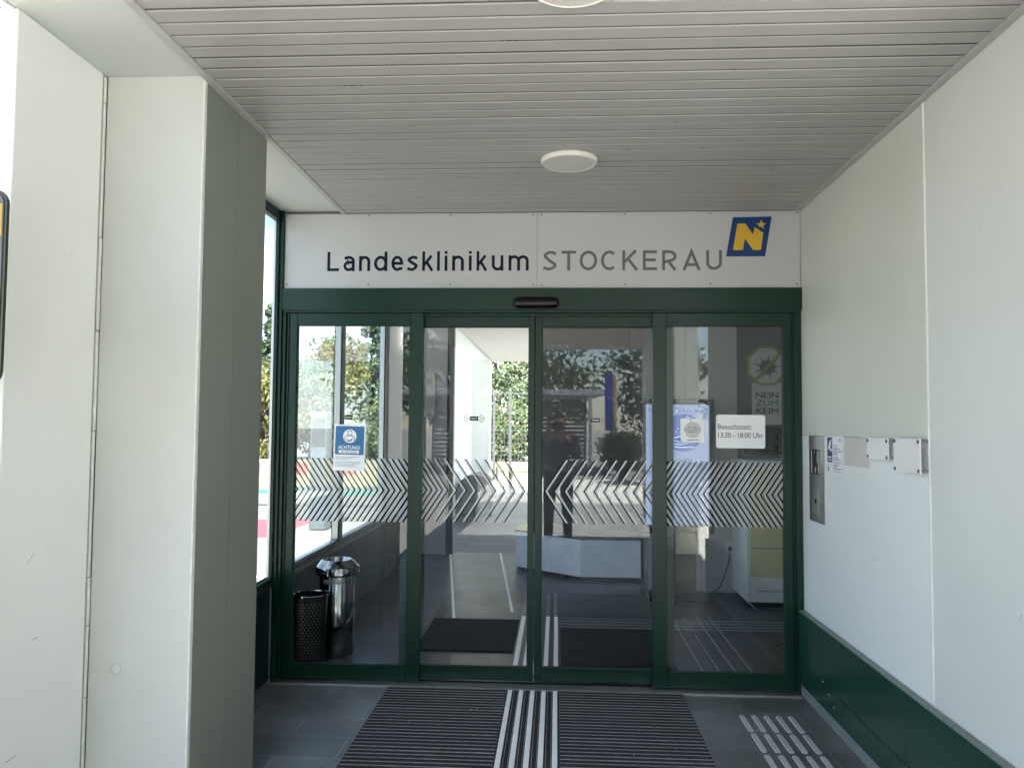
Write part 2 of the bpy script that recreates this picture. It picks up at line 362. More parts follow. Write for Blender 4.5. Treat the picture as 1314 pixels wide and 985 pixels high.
# ================================================================== GROUND
g = MB(); g.poly([(-250, -250, -.06), (250, -250, -.06), (250, 250, -.06), (-250, 250, -.06)])
struct('ground', g, 'asphalt')
g = MB(); g.box(-30, -1.87, -12, 18.2, -.30, -.012); struct('pavement', g, 'pave')
g = MB(); g.box(-1.868, 9, -14, -6.62, -.30, -.014); g.box(1.802, 4.2, -6.618, 1.99, -.30, -.014); g.box(1.6, 14, 10.2, 19.0, -.3, -.014); struct('bounce_paving', g, 'pavel')  # pale slabs beside porch and walkway, added to bounce sunlight inside
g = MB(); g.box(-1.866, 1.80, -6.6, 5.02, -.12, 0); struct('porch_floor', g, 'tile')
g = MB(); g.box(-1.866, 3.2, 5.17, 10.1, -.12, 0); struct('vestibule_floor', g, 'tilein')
g = MB(); g.box(-1.866, 1.595, 10.102, 19.0, -.12, -.004); struct('walkway_floor', g, 'plank')
g = MB(); g.box(-6.2, -4.0, 11.2, 13.3, -.011, -.008); struct('road_marking', g, 'redp')
g = MB(); g.box(-9, -2.2, 8.3, 8.42, -.011, -.007); struct('road_marking', g, 'white_line')
g = MB(); g.box(-30, -2.0, 18.2, 18.4, -.3, .06, .01); struct('kerb', g, 'teal')

# ================================================================== CEILING
s = MB(); y = 4.985; i = 0
while y > -3.95:
    tz = random.uniform(-.0012, .0012); j = random.uniform(-.001, .001)
    if 3.66 < y < 3.74: y += .0  # joint between two ceiling fields
    a, b = y-.0790+j, y+j
    zb = 2.936+tz
    s.prism([(-1.352, a, zb+.012), (-1.352, a+.0015, zb+.004), (-1.352, a+.006, zb+.0005), (-1.352, b-.006, zb-.0005), (-1.352, b-.0015, zb+.003), (-1.352, b, zb+.012)], (2.83, 0, 0))
    y -= .0867; i += 1
ceil = struct('ceiling', s, 'slat', smooth='auto')
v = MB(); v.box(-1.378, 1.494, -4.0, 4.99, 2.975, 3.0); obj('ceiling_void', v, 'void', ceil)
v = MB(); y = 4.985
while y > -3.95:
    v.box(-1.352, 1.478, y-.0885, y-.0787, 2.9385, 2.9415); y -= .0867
obj('slat_joint', v, 'joint', ceil)  # dark fillers, shade of the open slat gaps put into their colour
t = MB(); t.box(-1.3775, -1.345, -4.0, 4.988, 2.930, 2.975, .002); t.box(-1.345, -1.325, -4.0, 4.988, 2.9505, 2.953); obj('edge_trim', t, 'trim', ceil)
t = MB(); t.box(1.458, 1.4935, -4.0, 4.988, 2.930, 2.975, .002); obj('edge_trim', t, 'trim', ceil)
st = MB()   # chipped paint and stain marks along slat edges
for _ in range(26):
    xx = random.uniform(-1.0, 1.4); kk = random.randint(1, 26); yy = 4.985-kk*.0867-.004
    for q in range(random.randint(1, 4)):
        w = random.uniform(.004, .014); x2 = xx+q*random.uniform(.008, .02)
        st.poly([(x2, yy-.006-random.uniform(0, .006), 2.9335), (x2+w, yy-.007, 2.9335), (x2+w*.9, yy+.002, 2.9338), (x2+w*.2, yy+.002, 2.9338)])
obj('paint_chip', st, 'void', ceil)


lampA = thing('ceiling_lamp', (.055, 3.985, 2.936), 'round white ceiling lamp seen whole, the one nearer the sign', 'ceiling lamp', 'round lamps on the slatted ceiling')
def lamp(root):
    cx, cy, z = root.location
    l = MB(); l.lathe([(.130, z), (.1425, z-.003), (.1435, z-.010), (.141, z-.019), (.137, z-.0245), (.133, z-.026), (.1295, z-.0235)], cx, cy, 56, cap=False); obj('housing', l, 'lampw', root, smooth='auto')
    l = MB(); l.lathe([(.1305, z-.0232), (.08, z-.025), (.001, z-.0255)], cx, cy, 56, cap=False); obj('diffuser', l, 'lampd', root, smooth=True)
lamp(lampA)
lampB = copy_tree(lampA); lampB.location = (.04, 2.335, 2.936); lampB['label'] = 'round white ceiling lamp cut off by the top edge of the photo'
for yy in (.6, -1.2, -3.0, -4.8):
    if yy in (-3.0, .6):
        c = copy_tree(lampA); c.location = (.05, yy, 2.936); c['label'] = 'round white ceiling lamp over the person with the phone' if yy > 0 else 'round white ceiling lamp far back in the porch, mirrored in the glass'

# ================================================================== ROOF / BEAM / COLUMNS / RIGHT WALL
rf = MB(); rf.box(-1.86, 4.18, 2.0, 10.1, 3.02, 3.30); rf.box(-1.86, 1.5, 10.1, 17.1, 3.02, 3.30); rf.box(-1.86, 1.56, -4.0, 2.0, 3.02, 3.30); tag(obj('porch_roof', rf, 'roof', origin=(0, 5, 3.02)), 'flat roof slab lying over the porch ceiling', 'roof')
bt = thing('ceiling_beam', (-1.57, -1, 2.953), 'pale green-white beam running along the left of the slatted ceiling above the column', 'beam')
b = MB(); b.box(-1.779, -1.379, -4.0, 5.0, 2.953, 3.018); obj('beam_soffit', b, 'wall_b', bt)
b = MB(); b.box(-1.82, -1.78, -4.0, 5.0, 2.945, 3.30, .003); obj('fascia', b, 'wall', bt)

def column(y0, y1, label, fin=True, marks=None):
    c = thing('column', (-1.57, (y0+y1)/2, 0), label, 'column', 'clad columns along the left of the porch')
    m = MB(); m.box(-1.769, -1.3815, y0, y0+.03, 0, 2.952); obj('front_panel', m, 'wall_b', c)
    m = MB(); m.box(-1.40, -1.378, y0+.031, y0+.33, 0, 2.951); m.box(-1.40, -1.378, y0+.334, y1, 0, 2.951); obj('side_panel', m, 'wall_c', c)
    m = MB(); m.box(-1.384, -1.3765, y0-.004, y0+.018, 0, 2.951, .002); obj('corner_bead', m, 'bead', c)
    m = MB(); m.box(-1.769, -1.401, y1-.03, y1-.001, 0, 2.952); m.box(-1.81, -1.77, y0+.08, y1-.001, 0, 2.952); obj('rear_panel', m, 'wall', c)
    m = MB(); m.box(-1.41, -1.382, y0+.329, y0+.335, 0, 2.951); obj('panel_joint', m, 'seal_dark', c)
    if fin:
        m = MB(); m.box(-1.87, -1.769, y0-.53, y0-.035, 0, 2.952, .003); obj('wing_panel', m, 'wall_low', c)  # paler paint, stronger daylight on this face put into its colour
        m = MB(); m.box(-1.86, -1.778, y0-.034, y0+.079, 0, 2.951); obj('joint_strip', m, 'seal_dark', c)
        m = MB()
        zz = 0.
        while zz < 2.93:
            l = random.uniform(.15, .6); z1 = min(2.95, zz+l); m.box(-1.7785, -1.7705+random.uniform(-.002, .001), y0-.016, y0-.0015, zz, z1-.004, .002); zz = z1
        obj('sealant_bead', m, 'bead', c)
        m = MB(); m.lathe([(.014, 0), (.020, .003), (.022, .007), (.022, .012)], 0, 0, 24)
        for vv in m.bm.verts: vv.co = Vector((-1.662+vv.co.x, y0-.009+vv.co.z*.8, .667+vv.co.y))
        obj('cover_cap', m, 'wall_b', c, smooth='auto')
    if marks: obj('scuff_mark', marks, 'scuff', c, recalc=False)
    return c
sc = MB()
for (xx, zz, l, a) in ((-1.71, .33, .02, 0), (-1.60, .43, .004, 0), (-1.43, .55, .012, 1.2), (-1.52, 1.9, .008, .3), (-1.47, 2.35, .006, 0), (-1.65, 1.3, .01, 2), (-1.5, .16, .03, .4)):
    dx, dz = l*math.cos(a), l*math.sin(a); sc.poly([(xx, 2.9985, zz), (xx+dx, 2.9985, zz+dz), (xx+dx, 2.9985, zz+dz+.002), (xx, 2.9985, zz+.003)])
for (yy, zz, l, a) in ((2.62, 1.12, .05, .8), (2.66, .86, .03, .1), (2.55, .5, .05, .05), (2.8, 2.2, .006, 0), (2.7, 1.75, .01, 1), (2.9, 1.5, .02, 1.3)):
    dy, dz = l*math.cos(a), l*math.sin(a); sc.poly([(-1.7683, yy, zz), (-1.7683, yy+dy, zz+dz), (-1.7683, yy+dy, zz+dz+.003), (-1.7683, yy, zz+.005)])
column(3.0, 3.668, 'square clad column at the left with a bright front and a darker side, before the side window', marks=sc)
column(-3.9, -3.3, 'clad column of the porch behind the photographer', fin=False)

pw = thing('porch_wall', (1.6, 0, 0), 'long white wall down the right side of the porch, with a green panelled base', 'wall')
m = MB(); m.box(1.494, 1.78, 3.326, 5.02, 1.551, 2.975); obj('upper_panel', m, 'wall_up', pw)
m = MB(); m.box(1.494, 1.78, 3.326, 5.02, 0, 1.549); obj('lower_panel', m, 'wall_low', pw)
m = MB(); m.box(1.494, 1.78, 2.0, 3.318, 0, 2.975, .003); obj('wall_panel', m, 'wall', pw)
m = MB(); m.box(1.79, 4.2, 2.0, 5.16, 0, 3.018); obj('light_block_wall', m, 'wall', pw)  # unseen block added to stop and bounce light beside the porch
cw = thing('bounce_block', (5, -2, 0), 'plain grey block added beside the open end of the porch for bounced light and reflections', 'building')
m = MB(); m.box(4.2, 9.0, -9.0, 5.16, .45, 3.6); m.box(4.18, 9.0, -9.02, 5.16, 3.6, 3.75, .005); obj('wall', m, 'wing', cw)  # added block that bounces light and fills the glass reflection
m = MB(); m.box(4.205, 9.0, -8.99, 5.16, -.05, .449); obj('plinth', m, 'dado', cw)
m = MB(); m.box(1.494, 1.78, -4.0, -.2, 0, 2.975, .003); tag(obj('porch_wall', m, 'wall', origin=(1.6, -2.6, 0)), 'short white wall at the open end of the porch, mirrored in the glass', 'wall')
m = MB(); m.box(1.489, 1.52, 3.316, 3.328, .5, 2.95, .003, 2); obj('sealant_bead', m, 'bead', pw)
dd = MB(); y = 4.985
for (a, b_) in ((3.503, 4.985), (2.0, 3.499)):
    dd.box(1.458, 1.492, a, b_, .205, .4955, .0015); dd.box(1.4585, 1.492, a, b_, .072, .199, .0015)
obj('dado_panel', dd, 'dado', pw)
m = MB()
for (a, b_) in ((3.49, 4.985), (2.0, 3.4875)): m.box(1.456, 1.4925, a, b_, .496, .503, .0015)
obj('dado_cap', m, 'dadotop', pw)
m = MB(); m.box(1.470, 1.4925, 2.0, 4.42, .0, .071, .002); m.box(1.468, 1.4925, 4.423, 4.985, .0, .071, .002); obj('skirting', m, 'skirt', pw)
m = MB()
for yy, zz in ((4.46, .17), (4.38, .13), (4.55, .21)): m.box(1.4565, 1.459, yy, yy+.006, zz, zz+.005)
obj('paint_fleck', m, 'matw', pw)
sm = MB()
for (yy, zz, l, a) in ((2.62, 1.22, .03, .2), (2.7, 1.0, .05, -.9), (2.45, .8, .06, .1), (3.9, .98, .02, .3), (2.9, 2.3, .012, 0), (4.0, 1.7, .01, 0), (2.95, .64, .02, .5)):
    dy, dz = l*math.cos(a), l*math.sin(a); sm.poly([(1.4932, yy, zz), (1.4932, yy+dy, zz+dz), (1.4932, yy+dy*.9, zz+dz+.004), (1.4932, yy+dy*.1, zz+.005)])
obj('scuff_mark', sm, 'scuff', pw)

# ================================================================== ENTRANCE DOOR FACADE
F0 = 5.0
door = thing('sliding_door_entrance', (-.13, F0, 0), 'dark green automatic sliding entrance door of four glazed panels', 'entrance door')
h = MB(); h.box(-1.744, 1.492, 4.965, 5.16, 2.313, 2.4525, .003); header = obj('header', h, 'green', door)
h = MB(); h.box(-1.735, 1.488, 4.975, 5.15, 2.302, 2.3128); obj('header_groove', h, 'greend', door)
h = MB(); h.box(-.865, .59, 5.03, 5.05, 2.285, 2.3018); obj('track_cover', h, 'green', door)
# motion sensor : rounded capsule
sb = MB(); ns = 20; segs = []
rings = []
for k in range(9):
    a = -math.pi/2+math.pi*k/8; yy = 4.962-.048*math.cos(a)*1.0; sc_ = 1.0 - .0
# capsule cross-sections shrinking outward
def capsule_outline(x0, x1, z0, z1, n=10):
    r = (z1-z0)/2; zc = (z0+z1)/2
    return [(x1-r+r*math.cos(R(-90+180*i/n)), zc+r*math.sin(R(-90+180*i/n))) for i in range(n+1)]+[(x0+r+r*math.cos(R(90+180*i/n)), zc+r*math.sin(R(90+180*i/n))) for i in range(n+1)]
prev = None
for yy, ins in ((4.964, 0), (4.935, 0), (4.922, .004), (4.914, .010), (4.910, .018)):
    o = [sb.bm.verts.new((x, yy, z)) for x, z in capsule_outline(-.276+ins, .010-ins, 2.322+ins, 2.392-ins)]
    if prev:
        for i in range(len(o)): sb.bm.faces.new([prev[i], prev[(i+1) % len(o)], o[(i+1) % len(o)], o[i]])
    prev = o
sb.bm.faces.new(prev); obj('motion_sensor', sb, 'black', door, smooth='auto')

def frame_box(mb, X0, X1, gx0, gx1, Z0, Z1, gz0, gz1, y0, y1, bev=.002):
    mb.box(X0, gx0, y0, y1, Z0, Z1, bev); mb.box(gx1, X1, y0, y1, Z0, Z1, bev)
    mb.box(gx0+.0005, gx1-.0005, y0+.0006, y1, gz1, Z1, bev); mb.box(gx0+.0005, gx1-.0005, y0+.0006, y1, Z0, gz0, bev)

def clip(poly, x0, x1):
    for side, X in ((1, x0), (-1, x1)):
        out = []
        for i in range(len(poly)):
            p, q = poly[i], poly[(i+1) % len(poly)]
            ip, iq = side*(p[0]-X) >= 0, side*(q[0]-X) >= 0
            if ip: out.append(p)
            if ip != iq:
                t = (X-p[0])/(q[0]-p[0]); out.append((X, p[1]+t*(q[1]-p[1])))
        poly = out
        if len(poly) < 3: return None
    return poly
ZB, ZT = .987, 1.381; ZM = (ZB+ZT)/2
def chevrons(mb, apexes, direction, w, x0, x1, y):
    run = .66*(ZT-ZM)*direction
    for ax in apexes:
        for zz in (ZB, ZT):
            p = clip([(ax, ZM), (ax+w, ZM), (ax+w-run, zz), (ax-run, zz)], x0, x1)
            if p: mb.poly([(a, y, b) for a, b in p])

fx = lambda px, d=5.0: (px-714.7)*d/1030*1.0+.0
def panel(kind, X0, X1, gx0, gx1, gz0, gz1, yf, label, apx):
    p = thing_part = bpy.data.objects.new(kind, None); col.objects.link(p); p.parent = door; p.location = Vector(((X0+X1)/2, yf, 0))-door.location
    p['label'] = label
    m = MB(); frame_box(m, X0, X1, gx0, gx1, .014, 2.301, gz0, gz1, yf, yf+.05); obj('frame', m, 'green', p)
    # glazing bead
    m = MB(); frame_box(m, gx0-.001, gx1+.001, gx0+.004, gx1-.004, gz0-.001, gz1+.001, gz0+.004, gz1-.004, yf+.008, yf+.02, 0); obj('gasket', m, 'greend', p)
    m = MB(); m.box(gx0-.005, gx1+.005, yf+.022, yf+.030, gz0-.005, gz1+.005); obj('glass', m, 'glassd', p)
    for n_, mt, wd, ofs in apx['strokes']:
        m = MB(); chevrons(m, [a+ofs for a in apx['x']], apx['dir'], wd, gx0+.001, gx1-.001, yf+.0215-.0006*n_); obj('chevron_film', m, mt, p, recalc=False)
    return p
px2x = lambda p: -1.653+(p-378)*(.725/146)
# fixed left
panel('fixed_panel', -1.700, -.846, -1.653, -.9285, .109, 2.221, 5.0, 'left fixed glass panel with closely spaced chevrons pointing right',
      dict(x=[-1.70+.0365*i for i in range(28)], dir=1, strokes=((0, 'filml', .0215, 0), (1, 'filmd', .0125, .0222))))
panel('fixed_panel', .590, 1.432, .672, 1.385, .109, 2.221, 5.0, 'right fixed glass panel with closely spaced chevrons pointing left',
      dict(x=[.50+.0345*i for i in range(32)], dir=-1, strokes=((0, 'filml', .0165, 0), (1, 'filmd', .0105, .0168))))  # dark strokes stand in for the dim hall between the film stripes
xl = [-.843, -.81, -.776, -.742, -.708]+[-.650+.0618*i for i in range(8)]
panel('sliding_leaf', -.985, -.1425, -.935, -.179, .097, 2.2195, 5.062, 'left sliding leaf with chevrons pointing right',
      dict(x=xl, dir=1, strokes=((0, 'filml2', .0135, 0), (1, 'filmd', .0085, .0138))))
xr = [-.072+.0618*i for i in range(10)]+[.553, .584, .615]
panel('sliding_leaf', -.1385, .725, -.0955, .66, .097, 2.2195, 5.062, 'right sliding leaf with chevrons pointing left',
      dict(x=xr, dir=-1, strokes=((0, 'filml2', .0135, 0), (1, 'filmd', .0085, -.009))))
m = MB(); m.box(-1.744, -1.722, 4.985, 5.15, 0, 2.3015, .002); m.box(-1.716, -1.7085, 5.002, 5.15, 0, 2.3015)
m.box(-1.7705, -1.7445, 4.966, 5.16, 0, 2.951, .001); obj('door_jamb', m, 'green', door)
for a_, b_ in ((-1.7218, -1.7165), (-1.7082, -1.7005), (1.4325, 1.4385), (1.4465, 1.4515)):
    m = MB(); m.box(a_, b_, 5.012, 5.15, 0, 2.30); obj('jamb_groove', m, 'greend', door)
m = MB(); m.box(1.4388, 1.4462, 5.002, 5.15, 0, 2.3015, .001); m.box(1.4518, 1.4925, 4.992, 5.15, 0, 2.3015, .002); obj('door_jamb', m, 'green', door)
m = MB(); m.box(-1.744, 1.458, 4.925, 4.9985, -.02, .010, .002); m.box(-1.744, 1.458, 5.002, 5.168, -.02, .0075, .001); obj('threshold', m, 'alu', door)
m = MB(); m.box(-.86, .59, 5.03, 5.058, .0078, .0095); m.box(-1.744, 1.458, 4.9987, 5.0018, -.02, .002); obj('threshold_groove', m, 'black', door)

# small maker's tags on the glass
def maker_tag(x, z, y, wide, label, arrows=True):
    t = thing('glass_sticker', (x, y, z), label, 'sticker', "small black maker's tags on the glass")
    m = MB(); m.prism([(a, y, b) for a, b in [(x-wide/2, z-.013), (x+wide/2, z-.013), (x+wide/2, z+.013), (x-wide/2, z+.013)]], (0, -.0008, 0)); obj('tag_plate', m, 'black', t)
    m = MB(); 
    for i in range(5): m.poly([(x-wide*.38+i*wide*.155, y-.0012, z-.003), (x-wide*.38+i*wide*.155+wide*.10, y-.0012, z-.003), (x-wide*.38+i*wide*.155+wide*.10, y-.0012, z+.004), (x-wide*.38+i*wide*.155, y-.0012, z+.004)])
    obj('tag_print', m, 'paper', t, recalc=False)
    if arrows:
        for s_ in (-1, 1):
            m = MB()
            for (a, k) in ((.066, .021), (.050, .012)):
                P = [(s_*(wide/2+.008), k), (s_*(a-.016+.0), k), (s_*a, 0), (s_*(a-.016), -k), (s_*(wide/2+.008), -k)]
                vs, fs = ribbon(P, .0042); m.faces([(x+v_[0], y-.001, z+v_[1]) for v_ in vs], fs)
            obj('arrow_print', m, 'greyl', t, recalc=False)
maker_tag(-.527, 1.638, 5.0835, .056, 'small black tag between double arrows on the left sliding leaf')
maker_tag(.243, 1.633, 5.0835, .056, 'small black tag between double arrows on the right sliding leaf')
maker_tag(-1.318, 1.640, 5.0215, .050, 'small black tag without arrows above the blue notice on the left panel', arrows=False)

# ================================================================== SIGN
sg = thing('entrance_sign', (-.13, 4.99, 2.455), 'wide pale sign board above the door with navy and grey lettering and a blue logo', 'sign')
m = MB(); m.box(-1.742, -.1305, 4.990, 5.0, 2.456, 2.934, .001); obj('sign_panel', m, 'sign', sg)
m = MB(); m.box(-.1275, 1.491, 4.990, 5.0, 2.456, 2.934, .001); obj('sign_panel', m, 'sign', sg)
m = MB(); m.box(-.1300, -.1280, 4.992, 5.0, 2.456, 2.934); obj('panel_gap', m, 'seal_dark', sg)
m = MB(); m.box(-1.745, 1.494, 5.001, 5.3, 2.4535, 3.02); obj('backing_wall', m, 'inwalld', sg)
k1 = 1.282/(1228-318)
m = MB()
for ch, a, b_ in (('L',318,372),('a',392,443),('n',463,514),('d',533,592),('e',610,664),('s',680,731),('k',750,798),('l',817,830),('i',851,864),('n',885,938),('i',960,973),('k',995,1040),('u',1063,1115),('m',1138,1228)):
    letter(m, ch, -1.464+(a-318)*k1, 2.566, 4.9885, .124, (b_-a)*k1)
obj('lettering', m, 'navy', sg, recalc=False)
k2 = 1.110/(855-63); m = MB()
for ch, a, b_ in (('S',63,128),('T',147,212),('O',228,306),('C',323,392),('K',417,488),('E',508,570),('R',593,656),('A',682,762),('U',786,855)):
    letter(m, ch, -.095+(a-63)*k2, 2.566, 4.9885, .124, (b_-a)*k2)
obj('lettering', m, 'greyl', sg, recalc=False)
lx = lambda p: 1.040+(p-133)*.000598; lz = lambda q: 2.650+(532-q)*.000595
m = MB(); m.prism([(lx(p), 4.9895, lz(q)) for p, q in ((133,532),(530,532),(600,117),(205,122))], (0, -.004, 0)); lg = obj('logo', m, 'logob', sg)
m = MB()
Np = [(203,467),(250,190),(328,188),(408,305),(428,228),(512,288),(487,467),(408,467),(325,345),(303,467)]
vsN = [(lx(p), 4.9848, lz(q)) for p, q in Np]
m.faces(vsN, [(0,1,2,8,9), (2,3,7,8), (3,4,5,6,7)])
obj('logo_letter', m, 'logoy', lg, recalc=False)
m = MB()
Sp = [(494,150),(508,186),(545,188),(517,210),(518,252),(490,222),(468,232),(474,208),(435,188),(478,188)]
c0 = (494, 204); vsS = [(lx(c0[0]), 4.9846, lz(c0[1]))]+[(lx(p), 4.9846, lz(q)) for p, q in Sp]
m.faces(vsS, [(0, i, i % 10+1) for i in range(1, 11)]); obj('logo_star', m, 'logoy', lg, recalc=False)
for x, z in [(-1.728,2.921),(-1.201,2.921),(-.679,2.921),(-.157,2.921),(-.103,2.920),(.419,2.921),(.945,2.920),(1.472,2.920),(-1.723,2.482),(-1.199,2.482),(-.676,2.481),(-.154,2.478),(-.1,2.474),(.419,2.478),(.943,2.480),(1.469,2.480)]:
    m = MB(); m.lathe([(.0052, 0), (.0052, .002), (.003, .003)], 0, 0, 10)
    for vv in m.bm.verts: vv.co = Vector((x+vv.co.x, 4.9899-vv.co.z, z+vv.co.y))
    obj('screw', m, 'screw', sg)

# ================================================================== SIDE GLAZING (left), porch part and vestibule part
def glazing(y0, y1, mull, label, name, sillz=.60, slim=False):
    w = thing(name, (-1.80, (y0+y1)/2, 0), label, 'window', 'side windows on the left')
    m = MB(); m.box(-1.86, -1.790, y0, y1, 0, sillz-.03, .002); obj('spandrel', m, 'darkg', w)
    m = MB(); m.box(-1.90, -1.775, y0, y1, sillz-.028, sillz, .003); obj('sill', m, 'green', w)
    xo, xi, xg = (-1.801, -1.768, -1.797) if slim else (-1.85, -1.785, -1.826)
    m = MB(); m.box(xo, xi, y0, y1, 2.885 if slim else 2.86, 2.952); m.box(xo, xi, y0, y1, sillz+.001, sillz+.035)
    for a, b_ in mull: m.box(xo-.000, xi+.002, a, b_, sillz+.002, 2.95, .001)
    obj('frame', m, 'greend', w)
    m = MB()
    for a, b_ in mull:
        if slim: m.box(-1.7995, -1.784, a-.004, a-.0005, sillz+.036, 2.884)
        else: m.box(-1.84, -1.7935, a-.012, a-.001, sillz+.056, 2.859)
    if slim: m.box(-1.80, -1.79, y0+.01, y1-.06, sillz+.036, sillz+.046)
    else: m.box(-1.84, -1.80, y0+.01, y1-.01, sillz+.036, sillz+.050)
    obj('alu_profile', m, 'alu', w)
    m = MB(); m.box(xg, xg+.006, y0+.01, y1-.01, sillz+.02, 2.90); obj('glass', m, 'glassw', w)
glazing(3.669, 4.9985, [(3.669, 3.70), (4.945, 4.9985)], 'narrow tall side window between the column and the door frame', 'side_window', slim=True)
glazing(5.165, 8.36, [(5.165, 5.22), (6.56, 6.66), (8.24, 8.36)], 'row of side windows seen inside through the left glass panel', 'vestibule_window')
# ================================================================== VESTIBULE INTERIOR
iw = thing('vestibule_walls', (0, 7.6, 0), 'grey walls and pale ceiling of the vestibule seen through the glass', 'interior wall')
m = MB(); m.box(-1.86, -1.77, 8.362, 9.95, .602, 2.95); obj('white_pilaster', m, 'inwhite', iw)
m = MB(); m.box(-1.86, -1.786, 8.362, 9.95, 0, .570); obj('base_panel', m, 'darkg', iw)
m = MB(); m.box(-1.86, -1.37, 9.952, 10.05, 0, 2.95); obj('return_wall', m, 'inwalll', iw)
m = MB(); m.box(-1.369, -1.285, 9.94, 10.06, 0, 2.95, .003); m.box(-.30, -.22, 9.94, 10.06, 0, 2.95, .003); obj('door_post', m, 'dispbody', iw)
m = MB(); m.box(-.219, .95, 9.952, 10.05, 0, 2.95); m.box(.90, .949, 7.951, 9.951, 0, 2.95); obj('rear_wall', m, 'inwalld', iw)
m = MB()
for a, b_, o_ in ((.90, 1.25, 0), (1.256, 1.40, .004), (1.402, 1.43, .02), (1.432, 1.755, 0)): m.box(a, b_, 7.95-o_, 7.99, 0, 2.95)
obj('wall_panel', m, 'inwall', iw)
m = MB(); m.box(1.758, 3.1, 7.955, 7.99, 0, 2.95); obj('wall_panel', m, 'inwalld', iw)
m = MB(); m.box(3.1, 3.2, 5.17, 7.99, 0, 2.95); m.box(1.79, 3.1, 5.165, 5.20, 0, 2.95); obj('side_wall', m, 'inwall', iw)
m = MB(); m.box(-1.77, 3.2, 5.302, 10.1, 2.954, 3.018); obj('vestibule_ceiling', m, 'inceil', iw)
# rear porch beyond
rp = thing('covered_walkway', (-1.6, 14, 0), 'bright white rear porch wall and column seen through the left sliding leaf', 'porch')
m = MB(); m.box(-1.86, -1.769, 10.101, 16.6, 0, 2.952); obj('side_wall', m, 'inwhite', rp)
m = MB(); m.box(-1.86, -1.40, 16.65, 17.1, 0, 2.952, .003); obj('end_column', m, 'inwhite', rp)
m = MB(); m.box(-1.78, -1.402, 10.102, 17.1, 2.9535, 3.017); obj('beam_soffit', m, 'inwhite', rp)
m = MB(); m.box(-1.398, 1.5, 10.102, 17.1, 2.95, 3.017); obj('rear_ceiling', m, 'inceil', rp)
m = MB(); m.box(-1.401, -1.370, 10.102, 17.1, 2.93, 2.9495); obj('edge_trim', m, 'alu', rp)
# dispenser
t = thing('soap_dispenser', (-1.58, 9.95, 1.7), 'pale wall dispenser with rounded ends on the lilac return wall', 'dispenser')
m = MB(); m.box(-1.642, -1.512, 9.86, 9.951, 1.69, 2.24, .03, 3); obj('dispenser_body', m, 'cabinet', t, smooth='auto')
m = MB(); m.box(-1.625, -1.53, 9.852, 9.859, 1.95, 1.985, .003); obj('dispenser_window', m, 'plate', t)
# lit lamp
t = thing('wall_light', (-1.5, 9.3, 2.6), 'small lit white strip light high on the vestibule wall', 'lamp')
m = MB(); m.box(-1.77, -1.745, 9.10, 9.30, 2.50, 2.72, .005); obj('lamp_base', m, 'cabinet', t)
m = MB(); m.box(-1.744, -1.715, 9.12, 9.17, 2.51, 2.71, .008); m.box(-1.744, -1.715, 9.22, 9.26, 2.46, 2.67, .008); obj('tube', m, 'lamp_on', t)
# white counter
t = thing('reception_counter', (.4, 8.8, 0), 'low white angled counter with a dark top, behind the sliding doors', 'counter')
P = [(.865, 8.4), (.25, 8.4), (-.45, 8.97), (-.45, 9.5), (.865, 9.5)]
def prismz(pts, z0, z1):
    m = MB(); m.prism([(a, b_, z0) for a, b_ in pts], (0, 0, z1-z0)); return m
obj('counter_body', prismz(P, .04, .42), 'counter', t)
obj('plinth', prismz([(.855, 8.43), (.26, 8.43), (-.43, 9.0), (-.43, 9.5), (.855, 9.5)], 0, .039), 'black', t)
obj('counter_top', prismz([(.872, 8.39), (.247, 8.39), (-.458, 8.965), (-.458, 9.505), (.872, 9.505)], .4205, .445), 'countertop', t)
# display
t = thing('digital_display', (1.1, 7.6, 0), 'upright display totem with a lit blue welcome screen', 'display')
m = MB(); m.box(.783, 1.464, 7.6, 7.72, .60, 1.855, .008); m.box(.95, 1.30, 7.63, 7.70, .04, .599); m.box(.85, 1.40, 7.5, 7.82, .0, .039, .005); obj('housing', m, 'dispbody', t)
m = MB(); m.box(.833, 1.42, 7.596, 7.599, .68, 1.802); obj('screen', m, 'dispscr', t)
yd = 7.5945
m = MB(); cx_, cz_ = 1.178, 1.538
m.poly([(cx_+.178*math.cos(2*math.pi*i/40), yd, cz_+.178*math.sin(2*math.pi*i/40)) for i in range(40)]); obj('screen_roundel', m, 'dispblue', t, recalc=False)
m = MB()
def rib3(m, P, t_, y_, f=lambda a, b_: (a, b_), closed=False):
    vs, fs = ribbon(P, t_, closed); m.faces([(1.178+(v_[0]-1.115)*.88, y_, 1.538+(v_[1]-1.43)*.88) for v_ in vs], fs)
y2 = yd-.001
for dx in (-.09, -.045, 0, .03):     # shower of dashes
    for q in range(5):
        a = (1.165+dx*.25, 1.575); b_ = (1.165+dx*1.3-.03, 1.42); t0 = q/5; t1 = t0+.11
        rib3(m, [(a[0]+(b_[0]-a[0])*t0, a[1]+(b_[1]-a[1])*t0), (a[0]+(b_[0]-a[0])*t1, a[1]+(b_[1]-a[1])*t1)], .007, y2)
rib3(m, arc(1.17, 1.585, .02, .02, 0, 330, 10), .006, y2)
rib3(m, spline([(.95, 1.37), (1.02, 1.375), (1.07, 1.39), (1.12, 1.375), (1.17, 1.375)], 5), .008, y2)
rib3(m, spline([(.97, 1.33), (1.04, 1.345), (1.10, 1.33), (1.17, 1.345), (1.18, 1.33), (1.10, 1.305), (1.02, 1.31)], 5), .007, y2)
rib3(m, [(1.0, 1.278), (1.26, 1.278)], .008, y2); obj('screen_drawing', m, 'displine', t, recalc=False)
m = MB(); text_into(m, 'Herzlich Willkommen!', .062, lambda u, v_: (1.128+u, y2, 1.728+v_), 'CENTER', .54); obj('screen_text', m, 'dispink', t, recalc=False)
